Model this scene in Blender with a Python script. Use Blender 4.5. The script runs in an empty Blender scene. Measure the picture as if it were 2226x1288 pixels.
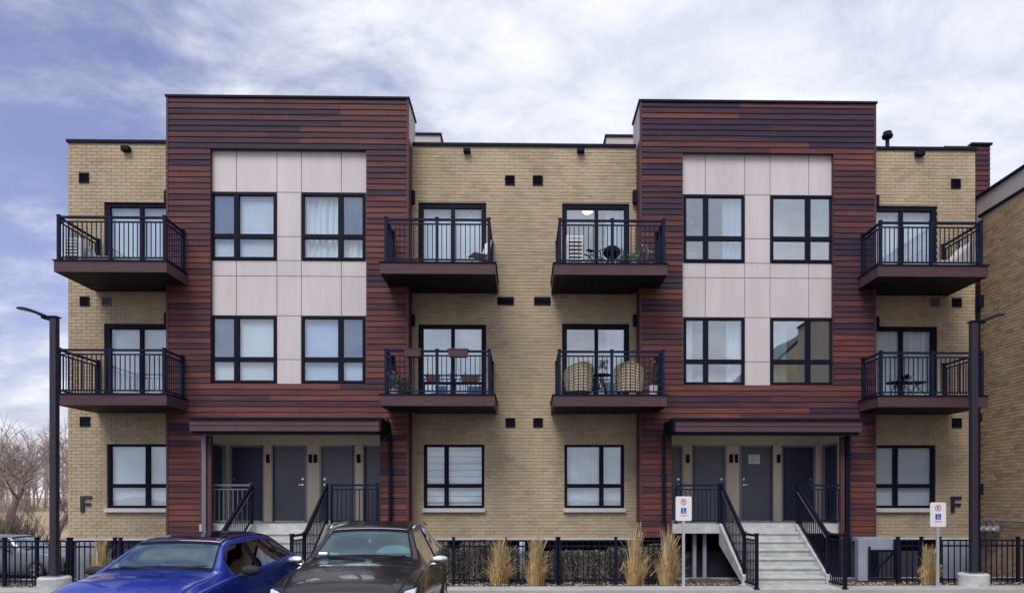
import bpy, bmesh, math, random
from math import radians, sin, cos, pi
from mathutils import Vector, Matrix, noise as mnoise
random.seed(11)
S = bpy.context.scene
C = S.collection

# ------------------------------------------------------------------ camera
TH = radians(1.0)            # the camera looks one degree to the right of the facade's normal
CZ = 2.0
FPX, CX, CY = 1505.0, 1166.0, 1080.0
cam = bpy.data.cameras.new('camera'); camo = bpy.data.objects.new('camera', cam); C.objects.link(camo)
camo.location = (0, 0, CZ); camo.rotation_euler = (radians(90), 0, -TH)
cam.sensor_width = 36; cam.lens = 36*FPX/2226
cam.shift_x = -(CX-1113)/2226; cam.shift_y = (CY-644)/2226
cam.clip_end = 3000; cam.clip_start = 0.1
S.camera = camo

# ------------------------------------------------------------------ world, sun, exposure
SUN_AZ, SUN_EL = radians(200), radians(53)     # azimuth measured clockwise from +Y
W = bpy.data.worlds.new('World'); S.world = W; W.use_nodes = True
nt = W.node_tree; nt.nodes.clear()
def N(t, typ, **kw):
    n = t.nodes.new(typ)
    for k, v in kw.items():
        if k == 'inp':
            for a, b in v.items(): n.inputs[a].default_value = b
        else: setattr(n, k, v)
    return n
L = nt.links.new
sky = N(nt, 'ShaderNodeTexSky', sky_type='NISHITA', sun_disc=False, sun_elevation=SUN_EL, sun_rotation=SUN_AZ,
        altitude=300, air_density=1.3, dust_density=1.0, ozone_density=3.0)
tc = N(nt, 'ShaderNodeTexCoord')
sp = N(nt, 'ShaderNodeSeparateXYZ'); L(tc.outputs['Generated'], sp.inputs[0])
zz = N(nt, 'ShaderNodeMath', operation='MAXIMUM', inp={1: 0.0}); L(sp.outputs[2], zz.inputs[0])
za = N(nt, 'ShaderNodeMath', operation='ADD', inp={1: 0.28}); L(zz.outputs[0], za.inputs[0])
dx = N(nt, 'ShaderNodeMath', operation='DIVIDE'); L(sp.outputs[0], dx.inputs[0]); L(za.outputs[0], dx.inputs[1])
dy = N(nt, 'ShaderNodeMath', operation='DIVIDE'); L(sp.outputs[1], dy.inputs[0]); L(za.outputs[0], dy.inputs[1])
cb = N(nt, 'ShaderNodeCombineXYZ'); L(dx.outputs[0], cb.inputs[0]); L(dy.outputs[0], cb.inputs[1])
mp = N(nt, 'ShaderNodeMapping'); mp.inputs['Rotation'].default_value = (0, 0, radians(32)); mp.inputs['Scale'].default_value = (0.9, 1.25, 1); mp.inputs['Location'].default_value = (1.3, 0.4, 0)
L(cb.outputs[0], mp.inputs[0])
n1 = N(nt, 'ShaderNodeTexNoise', inp={'Scale': 1.25, 'Detail': 9, 'Roughness': 0.56, 'Distortion': 0.5}); L(mp.outputs[0], n1.inputs['Vector'])
n2 = N(nt, 'ShaderNodeTexNoise', inp={'Scale': 4.2, 'Detail': 8, 'Roughness': 0.62, 'Distortion': 0.3}); L(mp.outputs[0], n2.inputs['Vector'])
# the cloud sheet is thicker towards +X
gx = N(nt, 'ShaderNodeMapRange', inp={1: -0.95, 2: 0.30, 3: -0.33, 4: 0.46}); L(dx.outputs[0], gx.inputs[0])
a1 = N(nt, 'ShaderNodeMath', operation='ADD'); L(n1.outputs[0], a1.inputs[0]); L(gx.outputs[0], a1.inputs[1])
m2 = N(nt, 'ShaderNodeMath', operation='MULTIPLY_ADD', inp={1: 0.5, 2: -0.25}); L(n2.outputs[0], m2.inputs[0])
a2 = N(nt, 'ShaderNodeMath', operation='ADD'); L(a1.outputs[0], a2.inputs[0]); L(m2.outputs[0], a2.inputs[1])
# clouds close up towards the horizon
hz = N(nt, 'ShaderNodeMapRange', inp={1: 0.04, 2: 0.40, 3: 0.52, 4: 0.0}); L(zz.outputs[0], hz.inputs[0])
a3 = N(nt, 'ShaderNodeMath', operation='ADD'); L(a2.outputs[0], a3.inputs[0]); L(hz.outputs[0], a3.inputs[1])
mask = N(nt, 'ShaderNodeMapRange', interpolation_type='SMOOTHSTEP', inp={1: 0.32, 2: 0.66, 3: 0.10, 4: 1.0}); L(a3.outputs[0], mask.inputs[0])
cr = N(nt, 'ShaderNodeValToRGB'); L(n2.outputs[0], cr.inputs[0])
cr.color_ramp.elements[0].position = 0.30; cr.color_ramp.elements[0].color = (3.4, 3.7, 4.8, 1)
cr.color_ramp.elements[1].position = 0.66; cr.color_ramp.elements[1].color = (6.0, 6.1, 6.55, 1)
tint = N(nt, 'ShaderNodeMix', data_type='RGBA', blend_type='MULTIPLY', inp={0: 1.0}); L(sky.outputs[0], tint.inputs[6]); tint.inputs[7].default_value = (0.88, 0.70, 0.84, 1)
mx = N(nt, 'ShaderNodeMix', data_type='RGBA'); L(mask.outputs[0], mx.inputs[0]); L(tint.outputs[2], mx.inputs[6]); L(cr.outputs[0], mx.inputs[7])
bg = N(nt, 'ShaderNodeBackground', inp={1: 0.10}); L(mx.outputs[2], bg.inputs[0])
wo = N(nt, 'ShaderNodeOutputWorld'); L(bg.outputs[0], wo.inputs[0])

sun = bpy.data.lights.new('sun', 'SUN'); suno = bpy.data.objects.new('sun', sun); C.objects.link(suno)
sun.energy = 1.5; sun.angle = radians(28); sun.color = (1.0, 0.95, 0.88)
sd = Vector((sin(SUN_AZ)*cos(SUN_EL), cos(SUN_AZ)*cos(SUN_EL), sin(SUN_EL)))
suno.rotation_euler = sd.to_track_quat('Z', 'Y').to_euler(); suno.location = (0, 0, 30)
S.view_settings.view_transform = 'Standard'; S.view_settings.look = 'None'
S.view_settings.gamma = 1; S.view_settings.use_curve_mapping = False
S.view_settings.exposure = 0.76
S.render.film_transparent = False

# ------------------------------------------------------------------ helpers
def P(px, py, Y):
    """the point on the plane y=Y that the photograph shows at pixel (px, py)"""
    u, v = (px-CX)/FPX, (CY-py)/FPX
    t = Y/(cos(TH)-u*sin(TH))
    return Vector((t*(sin(TH)+u*cos(TH)), Y, CZ+t*v))
def PX(px, Y): return P(px, 1080, Y).x
def PZ(py, Y, px=1140): return P(px, py, Y).z

def mat(name, col, rough=0.6, metal=0.0, var=0.0, scale=4.0, bump=0.0, bscale=None, spec=0.5, stretch=None, col2=None, coat=0.0, detail=6, rnd=0.0):
    m = bpy.data.materials.new(name); m.use_nodes = True; t = m.node_tree; b = t.nodes['Principled BSDF']
    b.inputs['Base Color'].default_value = (*col, 1); b.inputs['Roughness'].default_value = rough; b.inputs['Metallic'].default_value = metal
    b.inputs['Specular IOR Level'].default_value = spec
    if coat: b.inputs['Coat Weight'].default_value = coat; b.inputs['Coat Roughness'].default_value = 0.04
    src = None
    if var or col2 or bump:
        tcn = N(t, 'ShaderNodeTexCoord'); mpn = N(t, 'ShaderNodeMapping')
        geo = N(t, 'ShaderNodeNewGeometry')
        t.links.new(geo.outputs['Position'], mpn.inputs[0])
        if stretch: mpn.inputs['Scale'].default_value = stretch
        nz = N(t, 'ShaderNodeTexNoise', inp={'Scale': scale, 'Detail': detail, 'Roughness': 0.6}); t.links.new(mpn.outputs[0], nz.inputs['Vector'])
        if var or col2:
            c2 = col2 or tuple(min(1, c*(1+var)) for c in col)
            c1 = col if col2 else tuple(c*(1-var) for c in col)
            rp = N(t, 'ShaderNodeValToRGB'); rp.color_ramp.elements[0].position = 0.3; rp.color_ramp.elements[1].position = 0.7
            rp.color_ramp.elements[0].color = (*c1, 1); rp.color_ramp.elements[1].color = (*c2, 1)
            t.links.new(nz.outputs[0], rp.inputs[0]); src = rp.outputs[0]
        if bump:
            nb = N(t, 'ShaderNodeTexNoise', inp={'Scale': bscale or scale*6, 'Detail': 4}); t.links.new(mpn.outputs[0], nb.inputs['Vector'])
            bp = N(t, 'ShaderNodeBump', inp={'Strength': bump, 'Distance': 0.01}); t.links.new(nb.outputs[0], bp.inputs['Height']); t.links.new(bp.outputs[0], b.inputs['Normal'])
    if rnd:
        oi = N(t, 'ShaderNodeObjectInfo'); mr = N(t, 'ShaderNodeMapRange', inp={3: 1-rnd, 4: 1+rnd}); t.links.new(oi.outputs['Random'], mr.inputs[0])
        hs = N(t, 'ShaderNodeHueSaturation'); t.links.new(mr.outputs[0], hs.inputs['Value'])
        if src: t.links.new(src, hs.inputs['Color'])
        else: hs.inputs['Color'].default_value = (*col, 1)
        src = hs.outputs[0]
    if src: t.links.new(src, b.inputs['Base Color'])
    return m

def glassmat(name, tint=(0.9, 0.95, 1.0), ior=1.5, boost=1.0, rough=0.0, wob=0.9, bs=0.06, gcol=(1, 1, 1)):
    m = bpy.data.materials.new(name); m.use_nodes = True; t = m.node_tree; t.nodes.clear()
    fr = N(t, 'ShaderNodeFresnel'); g0 = N(t, 'ShaderNodeNewGeometry'); mr0 = N(t, 'ShaderNodeMapRange', inp={3: ior, 4: 1/ior}); t.links.new(g0.outputs['Backfacing'], mr0.inputs[0]); t.links.new(mr0.outputs[0], fr.inputs[0]); mu = N(t, 'ShaderNodeMath', operation='MULTIPLY', use_clamp=True, inp={1: boost}); t.links.new(fr.outputs[0], mu.inputs[0])
    tr = N(t, 'ShaderNodeBsdfTransparent', inp={0: (*tint, 1)}); gl = N(t, 'ShaderNodeBsdfGlossy', inp={0: (*gcol, 1), 1: rough})
    geo = N(t, 'ShaderNodeNewGeometry'); nz = N(t, 'ShaderNodeTexNoise', inp={'Scale': wob, 'Detail': 1}); t.links.new(geo.outputs['Position'], nz.inputs['Vector'])
    bp = N(t, 'ShaderNodeBump', inp={'Strength': bs, 'Distance': 0.05}); t.links.new(nz.outputs[0], bp.inputs['Height']); t.links.new(bp.outputs[0], gl.inputs['Normal'])
    mi = N(t, 'ShaderNodeMixShader'); t.links.new(mu.outputs[0], mi.inputs[0]); t.links.new(tr.outputs[0], mi.inputs[1]); t.links.new(gl.outputs[0], mi.inputs[2])
    o = N(t, 'ShaderNodeOutputMaterial'); t.links.new(mi.outputs[0], o.inputs[0])
    return m

M = {}
M['black'] = mat('black_metal', (0.008, 0.009, 0.024), 0.6, 0.0, var=0.15, scale=3, spec=.12)
M['black2'] = mat('window_frame_paint', (0.007, 0.008, 0.022), 0.6, spec=.12)
M['rail'] = mat('railing_paint', (0.010, 0.015, 0.042), 0.6, var=0.2, scale=2, spec=.12)
M['grayrail'] = mat('grey_steel', (0.15, 0.16, 0.19), 0.45)
M['fascia'] = mat('fascia_metal', (0.088, 0.050, 0.060), 0.6, spec=.2, var=0.12, scale=1.5, stretch=(1, 1, 8))
M['soffit'] = mat('soffit_metal', (0.020, 0.015, 0.028), 0.6, var=0.2, spec=.2)
M['concrete'] = mat('concrete', (0.48, 0.50, 0.49), 0.85, var=0.24, scale=3.5, bump=0.35, bscale=40, stretch=(1, 1, 2))
M['concrete_raw'] = mat('basement_concrete', (0.27, 0.30, 0.38), 0.85, var=0.16, scale=1.6, bump=0.3, bscale=30)
M['sidewalk'] = mat('sidewalk_concrete', (0.42, 0.42, 0.42), 0.9, var=0.12, scale=1.2, bump=0.3, bscale=50)
M['asphalt'] = mat('asphalt', (0.05, 0.05, 0.053), 0.9, var=0.25, scale=6, bump=0.6, bscale=90)
M['panel'] = mat('fibre_cement_panel', (0.57, 0.525, 0.54), 0.6, var=0.07, scale=1.2, bump=0.05, bscale=30, rnd=0.03, stretch=(2.5, 2.5, .4))
M['joint'] = mat('panel_joint', (0.24, 0.21, 0.23), 0.8)
M['stucco'] = mat('pale_stucco', (0.50, 0.46, 0.45), 0.8, var=0.06, scale=2, bump=0.2, bscale=60)
M['cream'] = mat('cream_porch_panel', (0.72, 0.62, 0.50), 0.7, var=0.06, scale=2)
M['door'] = mat('steel_door_paint', (0.13, 0.14, 0.18), 0.42, var=0.18, scale=1.5, bump=0.04, bscale=60)
M['door_dark'] = mat('steel_door_paint_navy', (0.035, 0.040, 0.095), 0.42, var=0.2, scale=1.5)
M['jamb'] = mat('door_frame_grey', (0.30, 0.29, 0.34), 0.45)
M['chrome'] = mat('brushed_steel', (0.75, 0.75, 0.75), 0.25, 1.0)
M['mortar'] = mat('mortar', (0.42, 0.36, 0.27), 0.95, var=0.1, scale=5)
M['sill'] = mat('limestone_sill', (0.54, 0.55, 0.55), 0.8, var=0.08)
BR = [mat('buff_brick_a', (0.45, 0.355, 0.23), 0.85, var=0.17, scale=1.0, stretch=(1.2, 1.2, .45), bump=0.3, bscale=60),
      mat('buff_brick_b', (0.425, 0.335, 0.215), 0.85, var=0.17, scale=1.0, stretch=(1.2, 1.2, .45), bump=0.3, bscale=60),
      mat('buff_brick_c', (0.45, 0.365, 0.25), 0.85, var=0.17, scale=1.0, stretch=(1.2, 1.2, .45), bump=0.3, bscale=60),
      mat('buff_brick_d', (0.385, 0.295, 0.195), 0.85, var=0.17, scale=1.0, stretch=(1.2, 1.2, .45), bump=0.3, bscale=60),
      mat('buff_brick_e', (0.43, 0.345, 0.24), 0.85, var=0.17, scale=1.0, stretch=(1.2, 1.2, .45), bump=0.3, bscale=60)]
NB = [mat('tan_brick_a', (0.40, 0.29, 0.175), 0.85, var=0.15, scale=1.1, bump=0.3, bscale=60),
      mat('tan_brick_b', (0.36, 0.255, 0.155), 0.85, var=0.15, scale=1.1, bump=0.3, bscale=60),
      mat('tan_brick_c', (0.45, 0.33, 0.20), 0.85, var=0.12, scale=1.1, bump=0.3, bscale=60),
      mat('tan_brick_d', (0.32, 0.20, 0.14), 0.85, var=0.15, scale=1.1, bump=0.3, bscale=60)]
grain = dict(scale=3.0, stretch=(0.3, 0.3, 11), bump=0.2, bscale=8, detail=9)
WD = [mat('siding_red', (0.142, 0.050, 0.045), 0.65, spec=.18, var=0.5, **grain),
      mat('siding_redbrown', (0.114, 0.042, 0.043), 0.65, spec=.18, var=0.5, **grain),
      mat('siding_plum', (0.086, 0.035, 0.043), 0.65, spec=.18, var=0.5, **grain),
      mat('siding_dark', (0.060, 0.029, 0.043), 0.65, spec=.18, var=0.5, **grain),
      mat('siding_indigo', (0.038, 0.024, 0.047), 0.65, spec=.18, var=0.5, **grain)]
M['trim'] = mat('siding_corner_trim', (0.10, 0.042, 0.05), 0.6, var=0.1, spec=.2)
M['glass'] = glassmat('window_glass', (0.90, 0.95, 0.99), 1.5, 2.6)
M['glass_clear'] = glassmat('sliding_door_glass', (0.84, 0.92, 0.99), 1.5, 6.0)
M['glass_coated'] = glassmat('coated_glass', (0.80, 0.90, 0.97), 1.5, 8.0)
M['screen'] = mat('insect_screen', (0.10, 0.16, 0.26), 0.5)
M['blind'] = mat('white_blind', (0.80, 0.83, 0.85), 0.7, var=0.05, scale=1.3)
M['blind_blue'] = mat('pale_blue_blind', (0.58, 0.69, 0.84), 0.7, var=0.04, scale=2)
M['curtain'] = mat('white_curtain', (0.82, 0.84, 0.85), 0.8, var=.05, scale=3)
M['room'] = mat('room_wall', (0.20, 0.24, 0.32), 0.9, var=0.1)
M['white'] = mat('white_paint', (0.78, 0.78, 0.78), 0.4)
M['soil'] = mat('mulch', (0.085, 0.06, 0.045), 0.95, var=0.4, scale=12, bump=0.8, bscale=40)
M['drygrass'] = mat('dry_field', (0.40, 0.30, 0.17), 0.95, var=0.2, scale=0.35, bump=0.5, bscale=4, col2=(0.30, 0.23, 0.13))
M['bark'] = mat('bark', (0.13, 0.10, 0.085), 0.9, var=0.3, scale=8)
M['twig'] = mat('twigs', (0.34, 0.28, 0.26), 0.9, var=0.25, scale=4)
M['straw'] = mat('straw', (0.50, 0.32, 0.11), 0.8, var=0.25, scale=7)
M['straw2'] = mat('pale_straw', (0.56, 0.46, 0.29), 0.8, var=0.2, scale=7)
M['leaf'] = mat('evergreen_leaf', (0.06, 0.10, 0.06), 0.6, var=0.4, scale=9)
M['leaf2'] = mat('grey_green_leaf', (0.17, 0.21, 0.17), 0.6, var=0.4, scale=9)
M['leaf3'] = mat('dead_leaf', (0.17, 0.10, 0.06), 0.8, var=0.4, scale=9)
M['shade_toned_wall'] = mat('shade_toned_basement_wall', (0.035, 0.036, 0.055), 0.9, var=.3)  # shade of the basement well put into the wall colour
M['rubber'] = mat('rubber', (0.02, 0.02, 0.02), 0.8)

class MB:
    def __init__(s): s.v = []; s.f = []; s.m = []
    def quad(s, a, b, c, d, mi=0):
        n = len(s.v); s.v += [tuple(a), tuple(b), tuple(c), tuple(d)]; s.f.append((n, n+1, n+2, n+3)); s.m.append(mi)
    def box(s, x0, y0, z0, x1, y1, z1, mi=0):
        if x0 > x1: x0, x1 = x1, x0
        if y0 > y1: y0, y1 = y1, y0
        if z0 > z1: z0, z1 = z1, z0
        n = len(s.v)
        s.v += [(x0, y0, z0), (x1, y0, z0), (x1, y1, z0), (x0, y1, z0), (x0, y0, z1), (x1, y0, z1), (x1, y1, z1), (x0, y1, z1)]
        for q in ((0, 3, 2, 1), (4, 5, 6, 7), (0, 1, 5, 4), (1, 2, 6, 5), (2, 3, 7, 6), (3, 0, 4, 7)):
            s.f.append(tuple(n+i for i in q)); s.m.append(mi)
        return s
    def hexa(s, p, mi=0):
        n = len(s.v); s.v += [tuple(q) for q in p]
        for q in ((0, 3, 2, 1), (4, 5, 6, 7), (0, 1, 5, 4), (1, 2, 6, 5), (2, 3, 7, 6), (3, 0, 4, 7)):
            s.f.append(tuple(n+i for i in q)); s.m.append(mi)
        return s
    def bar(s, a, b, w, h=None, mi=0, up=Vector((0, 0, 1))):
        h = h or w; a = Vector(a); b = Vector(b); d = (b-a).normalized()
        if abs(d.dot(up)) > 0.98: up = Vector((0, 1, 0))
        r = d.cross(up).normalized()*w/2; u = r.cross(d).normalized()*h/2
        s.hexa([a-r-u, a+r-u, b+r-u, b-r-u, a-r+u, a+r+u, b+r+u, b-r+u], mi); return s
    def tube(s, pts, rad, n=8, mi=0, cap=True):
        if not hasattr(rad, '__len__'): rad = [rad]*len(pts)
        pts = [Vector(p) for p in pts]; base = len(s.v)
        for i, p in enumerate(pts):
            d = (pts[min(i+1, len(pts)-1)]-pts[max(i-1, 0)]).normalized()
            up = Vector((0, 0, 1)) if abs(d.z) < 0.9 else Vector((1, 0, 0))
            r = d.cross(up).normalized(); u = r.cross(d).normalized()
            for k in range(n):
                a = 2*pi*k/n; s.v.append(tuple(p+(r*cos(a)+u*sin(a))*rad[i]))
        for i in range(len(pts)-1):
            for k in range(n):
                a = base+i*n+k; b = base+i*n+(k+1) % n
                s.f.append((a, b, b+n, a+n)); s.m.append(mi)
        if cap:
            s.f.append(tuple(base+k for k in range(n))[::-1]); s.m.append(mi)
            s.f.append(tuple(base+(len(pts)-1)*n+k for k in range(n))); s.m.append(mi)
        return s
    def lathe(s, prof, c=(0, 0, 0), n=20, mi=0):
        base = len(s.v)
        for r, z in prof:
            for k in range(n):
                a = 2*pi*k/n; s.v.append((c[0]+r*cos(a), c[1]+r*sin(a), c[2]+z))
        for i in range(len(prof)-1):
            for k in range(n):
                a = base+i*n+k; b = base+i*n+(k+1) % n
                s.f.append((a, b, b+n, a+n)); s.m.append(mi)
        return s
    def build(s, name, mats, parent=None, smooth=False, kind=None, bevel=0, loc=None):
        me = bpy.data.meshes.new(name); me.from_pydata(s.v, [], s.f)
        if not isinstance(mats, (list, tuple)): mats = [mats]
        for m in mats: me.materials.append(m)
        if len(mats) > 1: me.polygons.foreach_set('material_index', s.m)
        if smooth: me.polygons.foreach_set('use_smooth', [True]*len(me.polygons))
        me.update()
        return link(name, me, parent, kind, bevel, loc)

def link(name, me, parent=None, kind=None, bevel=0, loc=None):
    o = bpy.data.objects.new(name, me); C.objects.link(o)
    if parent: o.parent = parent
    if kind: o['kind'] = kind
    if loc is not None: o.location = loc
    if bevel:
        b = o.modifiers.new('bevel', 'BEVEL'); b.width = bevel; b.segments = 2; b.limit_method = 'ANGLE'
    return o
def tag(o, label, cat, group=None):
    o['label'] = label; o['category'] = cat
    if group: o['group'] = group
    return o
def thing(name, label, cat, loc=(0, 0, 0), group=None, rz=0):
    o = bpy.data.objects.new(name, None); C.objects.link(o); o.location = loc; o.rotation_euler = (0, 0, rz); o.empty_display_size = 0.2
    return tag(o, label, cat, group)
def box(name, m, parent, x0, y0, z0, x1, y1, z1, bevel=0, kind=None):
    return MB().box(x0, y0, z0, x1, y1, z1).build(name, m, parent, bevel=bevel, kind=kind)
def kids(o): return [c for c in bpy.data.objects if c.parent == o]

# ------------------------------------------------------------------ main planes
YB, YT, YF = 17.3, 16.7, 15.75       # brick wall, wood towers, balcony fronts
YPN = 16.82                          # recessed light panels
YD = 18.25                           # back wall of the porches
ZSW = 0.115                          # sidewalk
ZP = CZ-0.64                         # porch floor
Z_BASE = PZ(1168, YB)                # bottom of the brick
Z_ROOF = PZ(317, YB)
Z_TTOP = PZ(218, YT)
XL, XR = PX(148, YB), PX(2120, YB)
TL = (PX(362, YT), PX(888, YT)); TR = (PX(1391, YT), PX(1904, YT))

# ------------------------------------------------------------------ ground
def gz(x, y):
    def ss(a, b, t):
        t = max(0, min(1, (t-a)/(b-a))); return t*t*(3-2*t)
    z = -0.02
    if y > 16.0:
        if -11.6 < x < 12.2 and y < 34: return -1.6
        if x <= -11.6 or y >= 34:
            z = -1.05*ss(16.5, 22, y) if x <= -11.6 else -1.05
            z += 1.75*ss(31, 55, y)+0.9*ss(60, 140, y)
            z += 0.25*mnoise.noise(Vector((x*0.05, y*0.05, 0)))*ss(34, 50, y)
    return z
xs = [-900, -400, -200, -120, -80, -60, -50]+[-45+i*2 for i in range(16)]+[-13, -12, -11.61, -11.59, -8, -4, 0, 4, 8, 12.19, 12.21, 14, 20, 30, 50, 80, 150, 300, 900]
ys = [-500, -150, -60, -30, -10, 0, 8, 12, 14, 15.99, 16.01, 17, 18, 19, 20, 21, 22, 24, 26, 28, 30, 32, 33.99, 34.01, 36, 39, 42, 45, 48, 52, 56, 60, 70, 80, 100, 120, 140, 200, 400, 1200]
me = bpy.data.meshes.new('ground')
vs = [(x, y, gz(x, y)) for y in ys for x in xs]; nx = len(xs)
fs = [(j*nx+i, j*nx+i+1, (j+1)*nx+i+1, (j+1)*nx+i) for j in range(len(ys)-1) for i in range(nx-1)]
me.from_pydata(vs, [], fs); me.materials.append(M['drygrass']); link('ground', me, kind='structure')
box('parking_lot', M['asphalt'], None, -45, -35, -0.3, 45, 14.02, 0.0, kind='structure')
box('curb', M['sidewalk'], None, -45, 14.024, -0.3, 45, 14.18, ZSW, kind='structure')
sw = thing('sidewalk', 'x', 'x'); del sw['label'], sw['category']; sw['kind'] = 'structure'
me0 = MB().box(0, 0, 0, 1.494, 0.5, 0.2).build('slab', M['sidewalk'], sw, loc=(-14.2, 14.184, ZSW-0.2))
for i in range(1, 19):
    link('slab', me0.data, sw, loc=(-14.2+1.5*i, 14.184, ZSW-0.2))
bed = MB()
for i in range(60):                      # mulch bed under the fence, uneven top
    x0 = -14.2+i*0.45
    h = [ZSW-0.03+0.05*random.random() for _ in range(2)]
    bed.hexa([(x0, 14.70, -0.3), (x0+.45, 14.70, -0.3), (x0+.45, 15.95, -0.3), (x0, 15.95, -0.3), (x0, 14.70, ZSW-.01), (x0+.45, 14.70, ZSW-.01), (x0+.45, 15.95, h[0]), (x0, 15.95, h[1])])
bed.build('planting_bed', M['soil'], kind='structure')
ground_h = None
box('retaining_wall', M['concrete_raw'], None, -11.5, 15.954, -1.65, 12.1, 16.05, ZSW+0.02, kind='structure')
tag(bpy.data.objects['retaining_wall'], 'low grey concrete retaining wall behind the black fence', 'wall'); del bpy.data.objects['retaining_wall']['kind']
box('patio', M['sidewalk'], None, -11.5, 16.06, -1.7, 12.1, 17.6, -1.3, kind='structure')
box('rear_car_park', M['asphalt'], None, -40, 22.5, -1.2, -11.7, 31, -1.02, kind='structure')

# ------------------------------------------------------------------ apartment building
AB = thing('apartment_building', 'three storey buff brick apartment block with two red brown timber clad towers and eight balconies', 'building', (0, YB, 0))
AB_INV = Matrix.Translation((0, -YB, 0))
def pab(o):                # keep world coordinates while parented
    o.parent = AB; o.matrix_parent_inverse = AB_INV.copy(); return o
def B(mb, name, mats, **k):
    return pab(mb.build(name, mats, None, **k))
def holder(name, parent=None, label=None):
    raise NotImplementedError

# wall cores --------------------------------------------------------
brick_zones = [(XL, TL[0]+0.02, 'L'), (TL[1]-0.02, TR[0]+0.02, 'C'), (TR[1]-0.02, XR, 'R')]
openings = []     # (x0, z0, x1, z1) holes in the brick plane
def op(x0, y0, x1, y1): 
    a = P(x0, y0, YB); b = P(x1, y1, YB); return (a.x, b.z, b.x, a.z)
gw = [op(232, 963, 374, 1104), op(921, 964, 1053, 1104), op(1227, 964, 1357, 1104), op(1893, 966, 2034, 1104)]
Z3F, Z2F = PZ(571, YF), PZ(857, YF)          # balcony floor levels
sl = []
for (a, b, t3, t2) in ((226, 372, 438, 703), (909, 1057, 440, 702), (1222, 1368, 442, 703), (1893, 2038, 447, 707)):
    for (t, zf) in ((t3, Z3F), (t2, Z2F)):
        p = P((a+b)/2, t, YB); sl.append((PX(a, YB), zf, PX(b, YB), p.z))
openings = gw+sl
VENTS = [(172, 376, 194, 398, 0), (174, 645, 195, 665, 0), (222, 645, 242, 665, 1), (174, 905, 196, 926, 0),
         (1098, 382, 1119, 403, 0), (1158, 382, 1180, 403, 0), (1081, 645, 1117, 663, 0), (1161, 645, 1197, 663, 0), (1099, 908, 1120, 928, 0), (1159, 908, 1180, 928, 0),
         (2067, 389, 2088, 410, 0), (2023, 648, 2043, 667, 1), (2069, 648, 2090, 667, 0), (2069, 908, 2090, 929, 0)]
vrect = [op(*v[:4]) for v in VENTS]

def wall_with_holes(mb, x0, x1, z0, z1, y0, y1, holes):
    X = sorted({x0, x1, *[h[0] for h in holes if x0 < h[0] < x1], *[h[2] for h in holes if x0 < h[2] < x1]})
    for a, b in zip(X, X[1:]):
        cut = sorted((h[1], h[3]) for h in holes if h[0] < (a+b)/2 < h[2])
        z = z0
        for c, d in cut:
            if c > z: mb.box(a, y0, z, b, y1, c)
            z = max(z, d)
        if z < z1: mb.box(a, y0, z, b, y1, z1)
for (x0, x1, k) in brick_zones:
    core = MB(); hs = [h for h in openings if h[2] > x0 and h[0] < x1]
    wall_with_holes(core, x0+0.006, x1-0.006, Z_BASE, Z_ROOF-0.02, YB+0.012, YB+0.30, hs)
    B(core, 'wall', M['mortar'])

# bricks -------------------------------------------------------------
CH, BL, J = 0.083, 0.243, 0.011
bricks = []
for (x0, x1, k) in brick_zones:
    hs = [h for h in openings+vrect if h[2] > x0 and h[0] < x1]
    z = Z_BASE+0.004; r = 0
    while z+CH-J < Z_ROOF-0.02:
        zc = z+(CH-J)/2
        spans = [(x0, x1)]
        for h in hs:
            if h[1] < zc < h[3]:
                ns = []
                for a, b in spans:
                    if h[2] <= a or h[0] >= b: ns.append((a, b)); continue
                    if h[0] > a: ns.append((a, h[0]))
                    if h[2] < b: ns.append((h[2], b))
                spans = ns
        for a, b in spans:
            off = (0 if r % 2 else BL/2)
            g = math.floor((a-off)/BL)*BL+off
            while g < b:
                c0, c1 = max(g, a), min(g+BL-J, b-0.002)
                if c1-c0 > 0.03: bricks.append((c0, c1, z, r))
                g += BL
        z += CH; r += 1
bricks.sort(key=lambda b: (not (b[1]-b[0] > BL-J-0.002), (((b[0]+b[1])/2)**2+(b[2]-2)**2*1.4)))
variants = []
for i, m in enumerate(BR):
    v = MB().box(0, 0, 0, BL-J, 0.05, CH-J)
    me = bpy.data.meshes.new('brick'); me.from_pydata(v.v, [], v.f); me.materials.append(m); variants.append(me)
rest = MB()
def bpick(x, z):
    # broad blotches of darker firing in the upper middle of the wall
    n = mnoise.noise(Vector((x*0.6, z*0.6, 3)))
    w = [3, 2.2+n*2, 2.2, 1.1+max(0, n*2.5), 2]
    return random.choices(range(5), [max(0.1, q) for q in w])[0]
for i, (c0, c1, z, r) in enumerate(bricks):
    y = YB+random.uniform(-0.002, 0.003); mi = bpick((c0+c1)/2, z)
    if i < 300:
        o = bpy.data.objects.new('brick', variants[mi]); C.objects.link(o); o.location = (c0, y, z); pab(o)
    else: rest.box(c0, y, z, c1, y+0.05, z+CH-J, mi)
B(rest, 'brickwork', BR, kind='stuff')

# parapet caps, base ledges, roof ------------------------------------
for (x0, x1, k) in brick_zones:
    cap = MB(); cap.box(x0-(0.03 if k == 'L' else 0), YB-0.04, Z_ROOF-0.02, x1+(0.03 if k == 'R' else 0), YB+0.34, Z_ROOF+0.05)
    B(cap, 'parapet_cap', M['black'])
for (x0, x1, k) in brick_zones:
    led = MB().box(x0, YB-0.02, Z_BASE-0.05, x1, YB+0.28, Z_BASE-0.002)
    B(led, 'base_ledge', M['sill'])
body = MB()
body.box(XL+0.02, YB+0.32, -1.6, TL[0]+0.6, 33, Z_ROOF-0.3)
body.box(XR-0.6, YB+0.32, -1.6, XR-0.02, 33, Z_ROOF-0.3)
body.box(TL[0]+0.6, 19.6, -1.6, XR-0.6, 33, Z_ROOF-0.3)
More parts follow.
